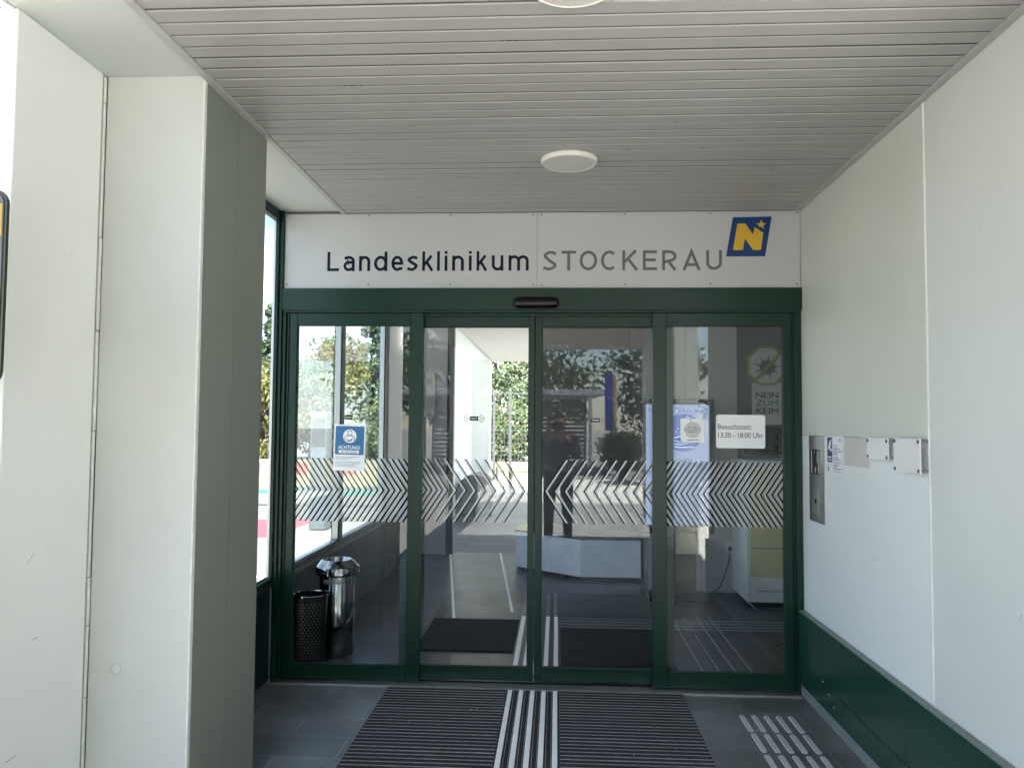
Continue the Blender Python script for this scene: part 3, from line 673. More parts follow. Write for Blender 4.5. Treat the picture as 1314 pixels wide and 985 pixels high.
m = MB(); text_into(m, 'Zur Gesundheit', .055, lambda u, v_: (1.12+u, y2, 1.265+v_), 'CENTER', .36); obj('screen_text', m, 'dispink', t, recalc=False)
# cabinet + poster + noticeboard
t = thing('leaflet_cabinet', (1.95, 7.5, 0), 'white floor cabinet with a yellowish printed front at the vestibule corner', 'cabinet')
m = MB(); m.box(1.687, 2.35, 7.3, 7.92, .05, 1.30, .004); obj('cabinet_body', m, 'cabinet', t)
m = MB(); m.box(1.72, 2.32, 7.34, 7.9, 0, .049); obj('plinth', m, 'black', t)
m = MB(); m.box(1.72, 2.33, 7.296, 7.2995, .27, 1.22); obj('printed_front', m, 'cabyell', t)
m = MB(); m.box(1.72, 2.33, 7.294, 7.2958, .52, .526); obj('cabinet_line', m, 'ink', t, recalc=False); m = MB(); text_into(m, 'Landesklinikum Stockerau', .03, lambda u, v_: (1.77+u, 7.2985, .14+v_), 'LEFT', .36); obj('cabinet_text', m, 'ink', t, recalc=False)
t = thing('wall_monitor', (1.86, 7.93, 1.3), 'dark monitor on the vestibule wall below the crossed-out germ poster', 'monitor')
m = MB(); m.box(1.80, 2.35, 7.90, 7.953, 1.325, 1.62, .006); obj('monitor_frame', m, 'dispbody', t)
m = MB(); m.box(1.82, 2.33, 7.896, 7.8995, 1.345, 1.60); obj('monitor_screen', m, 'black', t)
t = thing('germ_poster', (2.0, 7.95, 1.8), 'poster with a yellow octagon ban sign over a germ, reading NEIN ZUM KEIM', 'poster')
k = 7.945/1030
pxz = lambda p, q: ((p-714.7)*k*.979, 1.6-(q-547.2)*k)
def pp(p, q, y_): a, b_ = pxz(p, q); return (a, y_, b_)
m = MB(); m.box(pxz(966, 500)[0], pxz(1005, 0)[0], 7.945, 7.954, 1.6-(546-547)*k, pxz(0, 492)[1]); obj('poster_sheet', m, 'posterw', t)
oct_ = lambda r: [pp(985+r*math.cos(R(22.5+45*i)), 470+r*1.0*math.sin(R(22.5+45*i)), 7.944) for i in range(8)]
m = MB(); m.poly(oct_(27)); obj('poster_octagon', m, 'posterw', t, recalc=False)
m = MB(); P1 = [pp(985+27*math.cos(R(22.5+45*i)), 470+27*math.sin(R(22.5+45*i)), 7.942) for i in range(8)]; P2 = [pp(985+23.5*math.cos(R(22.5+45*i)), 470+23.5*math.sin(R(22.5+45*i)), 7.942) for i in range(8)]
m.faces(P1+P2, [(i, (i+1) % 8, 8+(i+1) % 8, 8+i) for i in range(8)]); m.faces([pp(968, 488, 7.940), pp(1002, 452, 7.940), pp(1004, 455, 7.940), pp(971, 491, 7.940)], [(0, 1, 2, 3)]); obj('poster_ban_ring', m, 'postery', t, recalc=False)
m = MB(); Bl = []
for i in range(132):
    a = 2*math.pi*i/132; r = 9.0+8.0*(max(0, math.cos(9*a+.6))**8)+random.uniform(-.7, .7); Bl.append(pp(986+r*math.cos(a)*1.15, 472+r*math.sin(a), 7.941))
m.faces([pp(986, 472, 7.941)]+Bl, [(0, i+1, (i+1) % 132+1) for i in range(132)]); obj('poster_blot', m, 'posterg', t, recalc=False)
for s_, q, hh in (('NEIN', 511, 9), ('ZUM', 521, 9), ('KEIM', 531, 9)):
    m = MB()
    for off in ((0, 0), (.0035, 0)) if s_ != 'ZUM' else ((0, 0),):
        text_into(m, s_, .085, lambda u, v_, q=q, off=off: (pxz(971, 0)[0]+u+off[0], 7.943-off[0], pxz(0, q)[1]+v_), 'LEFT', .212, bold=0)
    obj('poster_text', m, 'ink', t, recalc=False)
# service panel with socket and cables
t = thing('socket_panel', (1.63, 7.94, .4), 'pale service panel with a round socket low on the vestibule wall', 'socket')
m = MB(); m.box(1.60, 1.74, 7.935, 7.949, .15, .62, .002); obj('panel_plate', m, 'inwall', t)
m = MB(); m.box(1.63, 1.71, 7.92, 7.934, .38, .48, .006); obj('socket_plate', m, 'socket', t)
m = MB(); m.lathe([(.02, 0), (.02, .012)], 0, 0, 16)
for vv in m.bm.verts: vv.co = Vector((1.67+vv.co.x, 7.919-vv.co.z, .425+vv.co.y))
obj('plug', m, 'cable', t)
m = MB(); m.tube([(1.67, 7.90, .42), (1.65, 7.88, .30), (1.60, 7.86, .15), (1.55, 7.84, .06), (1.45, 7.8, .006), (1.2, 7.78, .006)], .005, 6); tag(obj('power_cable', m, 'cable', origin=(1.6, 7.86, 0)), 'black cable hanging from the socket to the vestibule floor', 'cable')
m = MB(); m.tube([(1.68, 7.91, .45), (1.76, 7.70, .47), (1.80, 7.5, .30), (1.66, 7.28, .2), (1.66, 7.26, .08), (1.75, 7.25, .005)], .004, 6); tag(obj('power_cable', m, 'cablew', origin=(1.75, 7.3, 0)), 'thin white cable looping beside the leaflet cabinet', 'cable')
m = MB(); m.tube(spline2 := [(1.0, 7.75, .72), (1.12, 7.8, .66), (1.3, 7.84, .56), (1.5, 7.88, .46), (1.65, 7.9, .44)], .004, 6); tag(obj('power_cable', m, 'cablew', origin=(1.2, 7.8, .4)), 'white cable sagging from the display totem to the socket', 'cable')

# bins
t = thing('ashtray_bin', (-1.535, 5.62, 0), 'tall polished steel bin with a funnel ashtray top, behind the glass', 'bin')
m = MB(); m.lathe([(.118, .0), (.121, .01), (.121, .54), (.118, .545)], -1.535, 5.62, 48); obj('bin_body', m, 'chrome', t, smooth='auto')
m = MB(); m.lathe([(.121, .546), (.146, .550), (.152, .556), (.152, .603), (.148, .609), (.106, .652), (.098, .650), (.085, .60), (.02, .585)], -1.535, 5.62, 48); obj('ashtray_top', m, 'chrome', t, smooth='auto')
m = MB()
vs = []
for i in range(9):
    a = R(-125+i*9); 
    for z_ in (.497, .527): vs.append((-1.535+.1225*math.cos(a), 5.62+.1225*math.sin(a), z_))
m.faces(vs, [(2*i, 2*i+2, 2*i+3, 2*i+1) for i in range(8)]); obj('bin_label', m, 'alu', t)
t = thing('waste_bin', (-1.655, 5.40, 0), 'short black perforated steel waste bin beside the tall ashtray bin', 'bin')
m = MB(); m.lathe([(.095, 0), (.100, .01), (.113, .44)], -1.655, 5.40, 40, cap=False); m.lathe([(.094, .02), (.001, .02)], -1.655, 5.40, 40, cap=False); obj('basket', m, 'perf', t, smooth='auto')
m = MB(); m.lathe([(.112, .441), (.118, .443), (.119, .452), (.113, .456), (.108, .450), (.109, .441)], -1.655, 5.40, 40, cap=False); obj('rim', m, 'chrome', t, smooth='auto')
m = MB()
for zi in range(20):
    for ai in range(8):
        a = R(-130+ai*13+(zi % 2)*6.5); z_ = .05+zi*.0185; r_ = .1003+.013*z_/.44+.0016
        cx3, cy3 = -1.655+r_*math.cos(a), 5.40+r_*math.sin(a); ta = Vector((-math.sin(a), math.cos(a), 0))
        m.poly([tuple(Vector((cx3, cy3, z_))+ta*.0045*math.cos(q*math.pi/3)+Vector((0, 0, 1))*.0045*math.sin(q*math.pi/3)) for q in range(6)])
obj('perforation', m, 'inkg', t, recalc=False)

# ---- floor coverings
t = thing('entrance_mat', (-.13, 4.0, 0), 'large dark ribbed entrance mat set into the porch floor before the door', 'mat')
m = MB(); m.box(-1.018, .755, 2.4, 4.905, .0015, .006); obj('mat_base', m, 'matk', t)
m = MB(); m2 = MB(); m3 = MB(); y = 4.895
while y > 2.45:
    for a, b_ in ((-1.014, -.296), (.020, .751)):
        m.box(a, b_, y-.029, y, .0062, .0125+random.uniform(-.0008, .0008), .003)
        m2.box(a, b_, y-.0395, y-.0345, .0062, .0118)
    y -= .0445
obj('rib', m, 'matf', t); obj('metal_bar', m2, 'matal', t)
for x0_, x1_ in ((-.286, -.260), (-.219, -.193), (-.152, -.126), (-.085, -.059), (-.017, .009)):
    s_ = MB(); s_.box(x0_, x1_, 2.45, 4.898, .0062, .0135, .0015); obj('white_strip', s_, 'matw', t)
    if x1_ < 0: m3.box(x1_+.010, x1_+.013, 2.45, 4.898, .0062, .011); m3.box(x1_+.034, x1_+.0365, 2.45, 4.898, .0062, .011)
obj('strip_edge', m3, 'matal', t)
m = MB(); m.box(-1.024, -1.0185, 2.4, 4.91, -.001, .0085); m.box(.7555, .761, 2.4, 4.91, -.001, .0085); m.box(-1.018, .755, 4.9055, 4.911, -.001, .0085); obj('mat_frame', m, 'dadotop', t)
# tactile bars on the slate, rows of five
rows = [(4.367, 4.605, 'back'), (4.092, 4.345, 'second'), (3.82, 4.072, 'third'), (3.55, 3.80, 'fourth'), (3.28, 3.53, 'nearest')]
place = ['leftmost', 'second from the left', 'middle', 'fourth from the left', 'rightmost']
proto = None
for ri, (a, b_, rn) in enumerate(rows):
    for ci in range(5):
        xc = 1.028+ci*.0665
        lab = f'{place[ci]} steel tactile bar in the {rn} row beside the mat'
        if proto is None:
            m = MB(); n = 8; r_ = .0145
            out = [(r_*math.cos(R(180*i/n)), .105+r_*math.sin(R(180*i/n))) for i in range(n+1)]+[(r_*math.cos(R(180+180*i/n)), -.105+r_*math.sin(R(180+180*i/n))) for i in range(n+1)]
            lo = [m.bm.verts.new((x_, y_, 0)) for x_, y_ in out]; md = [m.bm.verts.new((x_, y_, .003)) for x_, y_ in out]; hi = [m.bm.verts.new((x_*.8, y_*.985, .0055)) for x_, y_ in out]
            for A, B in ((lo, md), (md, hi)):
                for i in range(len(out)): m.bm.faces.new([A[i], A[(i+1) % len(out)], B[(i+1) % len(out)], B[i]])
            m.bm.faces.new(hi); proto = obj('tactile_bar', m, 'tact'); c = proto
        else: c = proto.copy(); col.objects.link(c)
        c.location = (xc, (a+b_)/2, .0005); tag(c, lab, 'tactile bar', 'steel tactile bars beside the mat')
# wet-look litter flecks
m = MB()
for _ in range(16):
    x_, y_ = random.uniform(-1.3, 1.35), random.uniform(3.7, 4.85); s_ = random.uniform(.002, .006)
    m.faces([(x_, y_, .0165), (x_+s_*2, y_+s_*.4, .0165), (x_+s_*1.4, y_+s_*1.5, .017), (x_, y_+s_, .0165)], [(0, 1, 2, 3)])
tag(obj('debris', m, 'matw', recalc=False), 'tiny pale crumbs of litter scattered on the porch floor', 'litter', kind='stuff')
# interior mats and guide strips
t = MB(); t.box(-1.0, -.30, 5.73, 6.66, .001, .010, .002); tag(obj('doormat', t, 'blackmat', origin=(-.6, 6.2, 0)), 'black doormat inside, between the waste bins and the white guide stripes', 'doormat', 'black doormats inside')
t = MB(); t.box(.035, .80, 5.42, 6.42, .001, .010, .002); tag(obj('doormat', t, 'blackmat', origin=(.4, 6.0, 0)), 'black doormat inside, between the white guide stripes and the display totem', 'doormat', 'black doormats inside')
gs = thing('floor_guide_strips', (0, 6, 0), 'white tactile guide stripes on the vestibule floor', 'guide strip')
for x0_, x1_ in ((-.286, -.252), (-.219, -.196), (-.152, -.130), (-.082, -.052), (-.015, .015)):
    m = MB(); m.box(x0_, x1_, 5.22, 6.80, .001, .006, .001); obj('floor_strip', m, 'matw', gs)
for q in range(4):
    m = MB(); m.box(.0, 2.6, 6.47+q*.095, 6.485+q*.095, .001, .006); obj('floor_strip', m, 'matal', gs)
for q in range(4):
    m = MB(); xq = .955+q*.106
    for yy in np.arange(5.3, 6.9, .27): m.box(xq, xq+.010, yy, yy+.245, .001, .006)
    obj('floor_strip', m, 'matal', gs)
for (a, b_) in (((-.845, 6.7), (-1.30, 9.9)), ((-.375, 6.95), (-.70, 10.1))):  # two slanting pale lines across the floor
    m = MB(); d = .012; m.prism([(a[0]-d, a[1], .001), (a[0]+d, a[1], .001), (b_[0]+d, b_[1], .001), (b_[0]-d, b_[1], .001)], (0, 0, .004)); obj('floor_strip', m, 'matw', gs)

# ================================================================== NOTICES ON GLASS
def sheet(name, cx, cz, w, hgt, y, tilt, label, cat, corner=0., skip=()):
    t = thing(name, (cx, y, cz), label, cat)
    def f(u, v_): c_, s_ = math.cos(tilt), math.sin(tilt); return (cx+u*c_-v_*s_, y, cz+u*s_+v_*c_)
    pts = []
    for i, (sx, sz, a0) in enumerate(((1, 1, 0), (-1, 1, 90), (-1, -1, 180), (1, -1, 270))):
        if corner and i not in skip: pts += [(sx*(w/2-corner)+corner*math.cos(R(a0+90*k/6)), sz*(hgt/2-corner)+corner*math.sin(R(a0+90*k/6))) for k in range(7)]
        else: pts.append((sx*w/2, sz*hgt/2))
    m = MB(); m.prism([f(*p) for p in pts], (0, -.0012, 0)); obj('sheet', m, 'paper', t)
    return t, lambda u, v_, d=0.: (f(u, v_)[0], y-.0018-d, f(u, v_)[2])
t, f = sheet('warning_notice', -1.308, 1.449, .200, .290, 5.0175, R(-1.2), 'white and blue notice with a round figure drawing, reading ACHTUNG', 'notice')
m = MB(); m.poly([f(-.092, -.045), f(.092, -.045), f(.092, .135), f(-.092, .135)]); obj('blue_field', m, 'paperb', t, recalc=False)
m = MB(); m.poly([f(.0+.043*math.cos(2*math.pi*i/30), .072+.043*math.sin(2*math.pi*i/30), .0004) for i in range(30)]); m.poly([f(-.068, -.036, .0004), f(.062, -.036, .0004), f(.062, -.017, .0004), f(-.068, -.017, .0004)])
text_into(m, 'ACHTUNG!', .032, lambda u, v_: f(u-.002, v_-.010, .0004), 'CENTER', .140, bold=.015); obj('white_print', m, 'paper', t, recalc=False)
m = MB()
for P in (arc(0, .092, .014, .016, 0, 345, 14), spline([(-.03, .044), (-.03, .062), (-.015, .074), (.015, .074), (.03, .062), (.03, .044)], 5), spline([(-.022, .052), (0, .044), (.018, .056), (.004, .040), (-.018, .040)], 5)):
    vs, fs = ribbon(P, .0035); m.faces([f(*v_, .0009) for v_ in vs], fs)
obj('figure_drawing', m, 'navy', t, recalc=False); m = MB(); text_into(m, 'ATTENTION!', .016, lambda u, v_: f(u-.003, v_-.033, .0009), 'CENTER', .10, bold=.01)
obj('notice_text', m, 'navy', t, recalc=False)
m = MB()
for i, (l, z_) in enumerate(((.155, -.060), (.11, -.069), (.08, -.079), (.165, -.093), (.16, -.102), (.12, -.111), (.15, -.120))):
    u = -.088
    while u < -.088+l:
        w_ = random.uniform(.006, .018); m.poly([f(u, z_), f(min(u+w_, -.088+l), z_), f(min(u+w_, -.088+l), z_+.0036), f(u, z_+.0036)]); u += w_+.003
obj('small_print', m, 'inkg', t, recalc=False)

t, f = sheet('visiting_hours_notice', 1.1275, 1.569, .298, .205, 5.0175, R(-.3), 'white notice with visiting hours from 13:30 to 18:00 beside the square sticker', 'notice', .014)
m = MB(); text_into(m, 'Besuchszeit:', .046, lambda u, v_: f(u-.138, v_+.014), 'LEFT', .205, bold=.003); obj('notice_text', m, 'ink', t, recalc=False); m = MB(); text_into(m, '13:30 - 18:00 Uhr', .046, lambda u, v_: f(u-.136, v_-.038), 'LEFT', .272, bold=.003); obj('notice_text', m, 'ink', t, recalc=False)

t, f = sheet('square_sticker', .835, 1.574, .147, .145, 5.0175, 0, 'small square white sticker with two rounded corners and a grey emblem, over the blue screen', 'sticker', .026, skip=(1, 3))
m = MB(); m.poly([f(.0+.048*math.cos(2*math.pi*i/24)*(1+.12*(i % 2)), .004+.048*math.sin(2*math.pi*i/24)*(1+.12*(i % 2))) for i in range(24)]); obj('emblem', m, 'posterw', t, recalc=False)
m = MB(); m.poly([f(-.018, .062), f(-.006, .062), f(-.006, .066), f(-.018, .066)]); obj('sticker_mark', m, 'ink', t, recalc=False); m = MB()
text_into(m, 'Wir sagen', .014, lambda u, v_: f(u, v_+.015, .0006), 'CENTER', .062); obj('sticker_text', m, 'ink', t, recalc=False); m = MB(); text_into(m, 'NEIN zum Krankenhauskeim', .014, lambda u, v_: f(u-.003, v_+.001, .0006), 'CENTER', .104); obj('sticker_text', m, 'ink', t, recalc=False); m = MB(); text_into(m, 'Hygiene', .014, lambda u, v_: f(u, v_-.013, .0006), 'CENTER', .062)
obj('sticker_text', m, 'ink', t, recalc=False); m = MB(); m.poly([f(-.035, -.062), f(.035, -.062), f(.035, -.058), f(-.035, -.058)]); obj('sticker_mark', m, 'ink', t, recalc=False)

# ================================================================== FITTINGS ON RIGHT WALL
X = 1.494
t = thing('intercom_panel', (X, 4.72, 1.3), 'tall stainless steel intercom plate with a recessed grip beside the door frame', 'intercom')
m = MB()
frame = [(4.592, 4.66, 1.056, 1.549), (4.832, 4.856, 1.056, 1.549), (4.6603, 4.8317, 1.056, 1.33), (4.6603, 4.8317, 1.471, 1.549)]
for a, b_, c_, d in frame: m.box(X-.004, X-.0005, a, b_, c_, d)
obj('face_plate', m, 'steel', t)
m = MB(); m.box(X-.002, X-.0003, 4.66, 4.832, 1.33, 1.471); obj('recess', m, 'black', t)
m = MB(); m.box(X-.012, X-.0025, 4.665, 4.70, 1.335, 1.466, .003); m.box(X-.008, X-.0025, 4.80, 4.826, 1.335, 1.466, .002); m.box(X-.009, X-.0025, 4.73, 4.79, 1.335, 1.375, .003); m.box(X-.010, X-.0025, 4.74, 4.765, 1.45, 1.466, .002); obj('reader_grip', m, 'chrome', t)
m = MB(); m.box(X-.0052, X-.0042, 4.69, 4.80, 1.10, 1.25); obj('engraved_field', m, 'alu', t)
m = MB(); m.lathe([(.009, 0), (.009, .003)], 0, 0, 14)
for vv in m.bm.verts: vv.co = Vector((X-.0053-vv.co.z, 4.735+vv.co.x, 1.175+vv.co.y*1.8))
obj('lock', m, 'black', t)
t = thing('hygiene_notice', (X, 4.42, 1.45), 'small portrait notice with a navy picture strip, right of the intercom plate', 'notice')
m = MB(); m.box(X-.003, X-.0005, 4.285, 4.548, 1.352, 1.551); obj('sheet', m, 'paper', t)
g_ = lambda yy, zz, d=0: (X-.0036-d, yy, zz)
m = MB(); m.poly([g_(4.535, 1.41), g_(4.455, 1.41), g_(4.455, 1.545), g_(4.535, 1.545)]); obj('picture_strip', m, 'papern', t, recalc=False)
m = MB(); m.poly([g_(4.52, 1.485, .0004), g_(4.50, 1.475, .0004), g_(4.48, 1.49, .0004), g_(4.465, 1.54, .0004), g_(4.50, 1.52, .0004)]); m.poly([g_(4.49, 1.47, .0004), g_(4.462, 1.47, .0004), g_(4.462, 1.485, .0004), g_(4.48, 1.485, .0004)]); m.poly([g_(4.525, 1.433, .0004), g_(4.468, 1.433, .0004), g_(4.468, 1.441, .0004), g_(4.525, 1.441, .0004)]); m.poly([g_(4.53, 1.42, .0004), g_(4.46, 1.42, .0004), g_(4.46, 1.424, .0004), g_(4.53, 1.424, .0004)]); obj('picture_print', m, 'paper', t, recalc=False)
m = MB()
z_ = 1.50
while z_ > 1.362:
    l = random.uniform(.05, .14); m.poly([g_(4.44, z_), g_(4.44-l, z_), g_(4.44-l, z_+.0025), g_(4.44, z_+.0025)]); z_ -= random.choice((.0055, .0055, .011))
m.poly([g_(4.345, 1.525), g_(4.325, 1.525), g_(4.325, 1.54), g_(4.345, 1.54)]); m.poly([g_(4.53, 1.36), g_(4.51, 1.36), g_(4.51, 1.39), g_(4.53, 1.39)])
m.poly([g_(4.545, 1.398), g_(4.38, 1.398), g_(4.38, 1.3995), g_(4.545, 1.3995)]); m.poly([g_(4.287, 1.353), g_(4.285, 1.353), g_(4.285, 1.55), g_(4.287, 1.55)])
obj('small_print', m, 'inkg', t, recalc=False)
m = MB(); m.box(X-.0025, X-.0006, 3.945, 4.275, 1.405, 1.549); tag(obj('blank_sheet', m, 'beige', origin=(X, 4.1, 1.45)), 'blank beige sheet on the wall between the notice and the white plates', 'sheet')
def standoff_plate(y0, y1, z0, z1, xf, label):
    t = thing('acrylic_plate', (X, (y0+y1)/2, (z0+z1)/2), label, 'wall plate', 'white plates on steel spacers')
    m = MB(); m.box(xf, xf+.006, y0, y1, z0, z1, .001); obj('plate', m, 'plate', t)
    for yy in (y0+.014, y1-.014):
        for zz in (z0+.013, z1-.013):
            m = MB(); m.lathe([(.0065, 0), (.0065, X-xf-.0065)], 0, 0, 12)
            for vv in m.bm.verts: vv.co = Vector((xf+.0062+vv.co.z, yy+vv.co.x, zz+vv.co.y))
            obj('spacer', m, 'chrome', t)
            m = MB(); m.lathe([(.0045, 0), (.0075, .001), (.0075, .004)], 0, 0, 14)
            for vv in m.bm.verts: vv.co = Vector((xf-.004+vv.co.z, yy+vv.co.x, zz+vv.co.y))
            obj('screw', m, 'screw', t)
standoff_plate(3.648, 3.893, 1.454, 1.553, 1.462, 'smaller blank white plate on spacers, the one nearer the door')
standoff_plate(3.312, 3.565, 1.413, 1.557, 1.452, 'larger blank white plate on spacers, beside the vertical wall joint')

# ================================================================== INFO SIGN AT LEFT EDGE
t = thing('info_board', (-1.80, 2.2, 0), 'rounded dark-framed information board on a post beside the clad column', 'sign board')
def rrect(x0, x1, z0, z1, r, n=6):
    return [(x1-r+r*math.cos(R(a)), z1-r+r*math.sin(R(a))) for a in np.linspace(0, 90, n)]+[(x0+r+r*math.cos(R(a)), z1-r+r*math.sin(R(a))) for a in np.linspace(90, 180, n)]+[(x0+r+r*math.cos(R(a)), z0+r+r*math.sin(R(a))) for a in np.linspace(180, 270, n)]+[(x1-r+r*math.cos(R(a)), z0+r+r*math.sin(R(a))) for a in np.linspace(270, 360, n)]
m = MB(); m.prism([(a, 2.2, b_) for a, b_ in rrect(-2.14, -1.586, 1.70, 2.27, .045)], (0, .012, 0)); obj('board_frame', m, 'signgreen', t)
m = MB(); m.prism([(a, 2.198, b_) for a, b_ in rrect(-2.132, -1.594, 1.708, 2.262, .038)], (0, -.0015, 0)); obj('board_face', m, 'posterg', t)
m = MB(); m.poly([(-2.1, 2.1955, 2.24), (-2.1, 2.1955, 2.19), (-1.597, 2.1955, 2.13), (-1.597, 2.1955, 2.225)]); obj('board_print', m, 'yellowp', t, recalc=False)
m = MB(); m.box(-1.90, -1.84, 2.213, 2.26, 0, 2.2, .004); obj('post', m, 'signgreen', t)

# ================================================================== PHOTOGRAPHER (seen mirrored in the glass)
def skin_body(name, verts, edges, radii, root, mat, parent, sub=2):
    me = bpy.data.meshes.new(name); me.from_pydata([tuple(v_) for v_ in verts], edges, [])
    o = bpy.data.objects.new(name, me); col.objects.link(o)
    md = o.modifiers.new('skin', 'SKIN'); o.modifiers.new('sub', 'SUBSURF').levels = sub; o.modifiers['sub'].render_levels = sub
    sv = me.skin_vertices[0].data
    for i, r_ in enumerate(radii): sv[i].radius = (r_, r_) if not isinstance(r_, tuple) else r_; sv[i].use_root = (i == root)
    dg = bpy.context.evaluated_depsgraph_get(); dg.update(); ev = o.evaluated_get(dg); nm = bpy.data.meshes.new_from_object(ev)
    col.objects.unlink(o); bpy.data.objects.remove(o)
    off = wloc(parent)
    for v_ in nm.vertices: v_.co -= off
    for p in nm.polygons: p.use_smooth = True
    nm.materials.clear(); nm.materials.append(M[mat]); nm.name = name
    ob = bpy.data.objects.new(name, nm); col.objects.link(ob); ob.parent = parent
    return ob
pr_ = thing('person', (0.02, -.38, 0), 'person in a plum jacket holding up a phone, mirrored in the door', 'person')
px_, py_ = .02, -.38
V = [(px_, py_, .98), (px_, py_, 1.10), (px_, py_+.01, 1.28), (px_, py_, 1.42), (px_, py_+.01, 1.50), (px_, py_+.02, 1.57),  # 0-5 pelvis..neck..head base
     (px_+.10, py_, .92), (px_+.12, py_+.02, .50), (px_+.13, py_, .09), (px_+.14, py_+.13, .045),
     (px_-.10, py_, .92), (px_-.12, py_+.02, .50), (px_-.13, py_, .09), (px_-.14, py_+.13, .045),
     (px_+.19, py_, 1.42), (px_+.24, py_+.10, 1.20), (px_+.12, py_+.29, 1.42), (px_+.075, py_+.325, 1.50),
     (px_-.19, py_, 1.42), (px_-.24, py_+.10, 1.20), (px_-.12, py_+.29, 1.42), (px_-.075, py_+.325, 1.50),
     (px_, py_+.03, 1.64), (px_, py_+.01, 1.71)]
E_ = [(0, 1), (1, 2), (2, 3), (3, 4), (4, 5), (0, 6), (6, 7), (7, 8), (8, 9), (0, 10), (10, 11), (11, 12), (12, 13), (3, 14), (14, 15), (15, 16), (16, 17), (3, 18), (18, 19), (19, 20), (20, 21), (5, 22), (22, 23)]
Rr = [(.15, .11), (.14, .10), (.15, .11), (.13, .09), .055, .06, .095, .062, .045, .04, .095, .062, .045, .04, .065, .050, .036, .028, .065, .050, .036, .028, (.085, .095), (.072, .085)]
skin_body('body', V, E_, Rr, 0, 'skin', pr_)
def sub_skin(name, idx, grow, mat):
    mp = {i: k for k, i in enumerate(idx)}
    skin_body(name, [V[i] for i in idx], [(mp[a], mp[b_]) for a, b_ in E_ if a in mp and b_ in mp], [((Rr[i][0]+grow, Rr[i][1]+grow) if isinstance(Rr[i], tuple) else Rr[i]+grow) for i in idx], 0, mat, pr_)
sub_skin('jacket', [0, 1, 2, 3, 14, 15, 16, 18, 19, 20], .016, 'cloth')
sub_skin('trousers', [0, 6, 7, 8, 10, 11, 12], .014, 'trousers')
m = MB()
bmesh.ops.create_uvsphere(m.bm, u_segments=24, v_segments=14, radius=1.0)
for vv in m.bm.verts: vv.co = Vector((px_+vv.co.x*.088, py_-.005+vv.co.y*.100, 1.685+vv.co.z*.085))
bmesh.ops.delete(m.bm, geom=[vv for vv in m.bm.verts if vv.co.y > py_+.055 and vv.co.z < 1.70], context='VERTS')
obj('hair', m, 'hair', pr_, smooth=True, recalc=False)
for s_ in (-1, 1):
    m = MB(); m.box(px_+s_*.135-.045, px_+s_*.135+.045, py_-.07, py_+.19, 0, .075, .02, 2); obj('shoe', m, 'shoe', pr_, smooth='auto')
    for q in range(5):   # fingers closing round the phone
        zz = 1.575+q*.012 if q < 4 else 1.548
        b0 = (px_+s_*.072, py_+.335, 1.53+q*.010); p1 = (px_*0+s_*.094, -.018, zz); p2 = (s_*.078, -.006, zz+.002)
        skin_body('finger', [b0, p1, p2] if q < 4 else [b0, (s_*.06, -.05, 1.565), (s_*.04, -.046, 1.585)], [(0, 1), (1, 2)], [.0095, .0085, .0075], 0, 'skin', pr_, 1)
m = MB(); m.box(px_-.012, px_+.012, py_+.105, py_+.135, 1.612, 1.645, .008, 2); obj('nose', m, 'skin', pr_, smooth=True)
m = MB(); m.box(-.078, .078, -.038, -.030, 1.562, 1.636, .004, 2); tag(obj('phone', m, 'black', origin=(0, -.034, 1.6)), 'black phone held up sideways by the person in the plum jacket', 'phone')

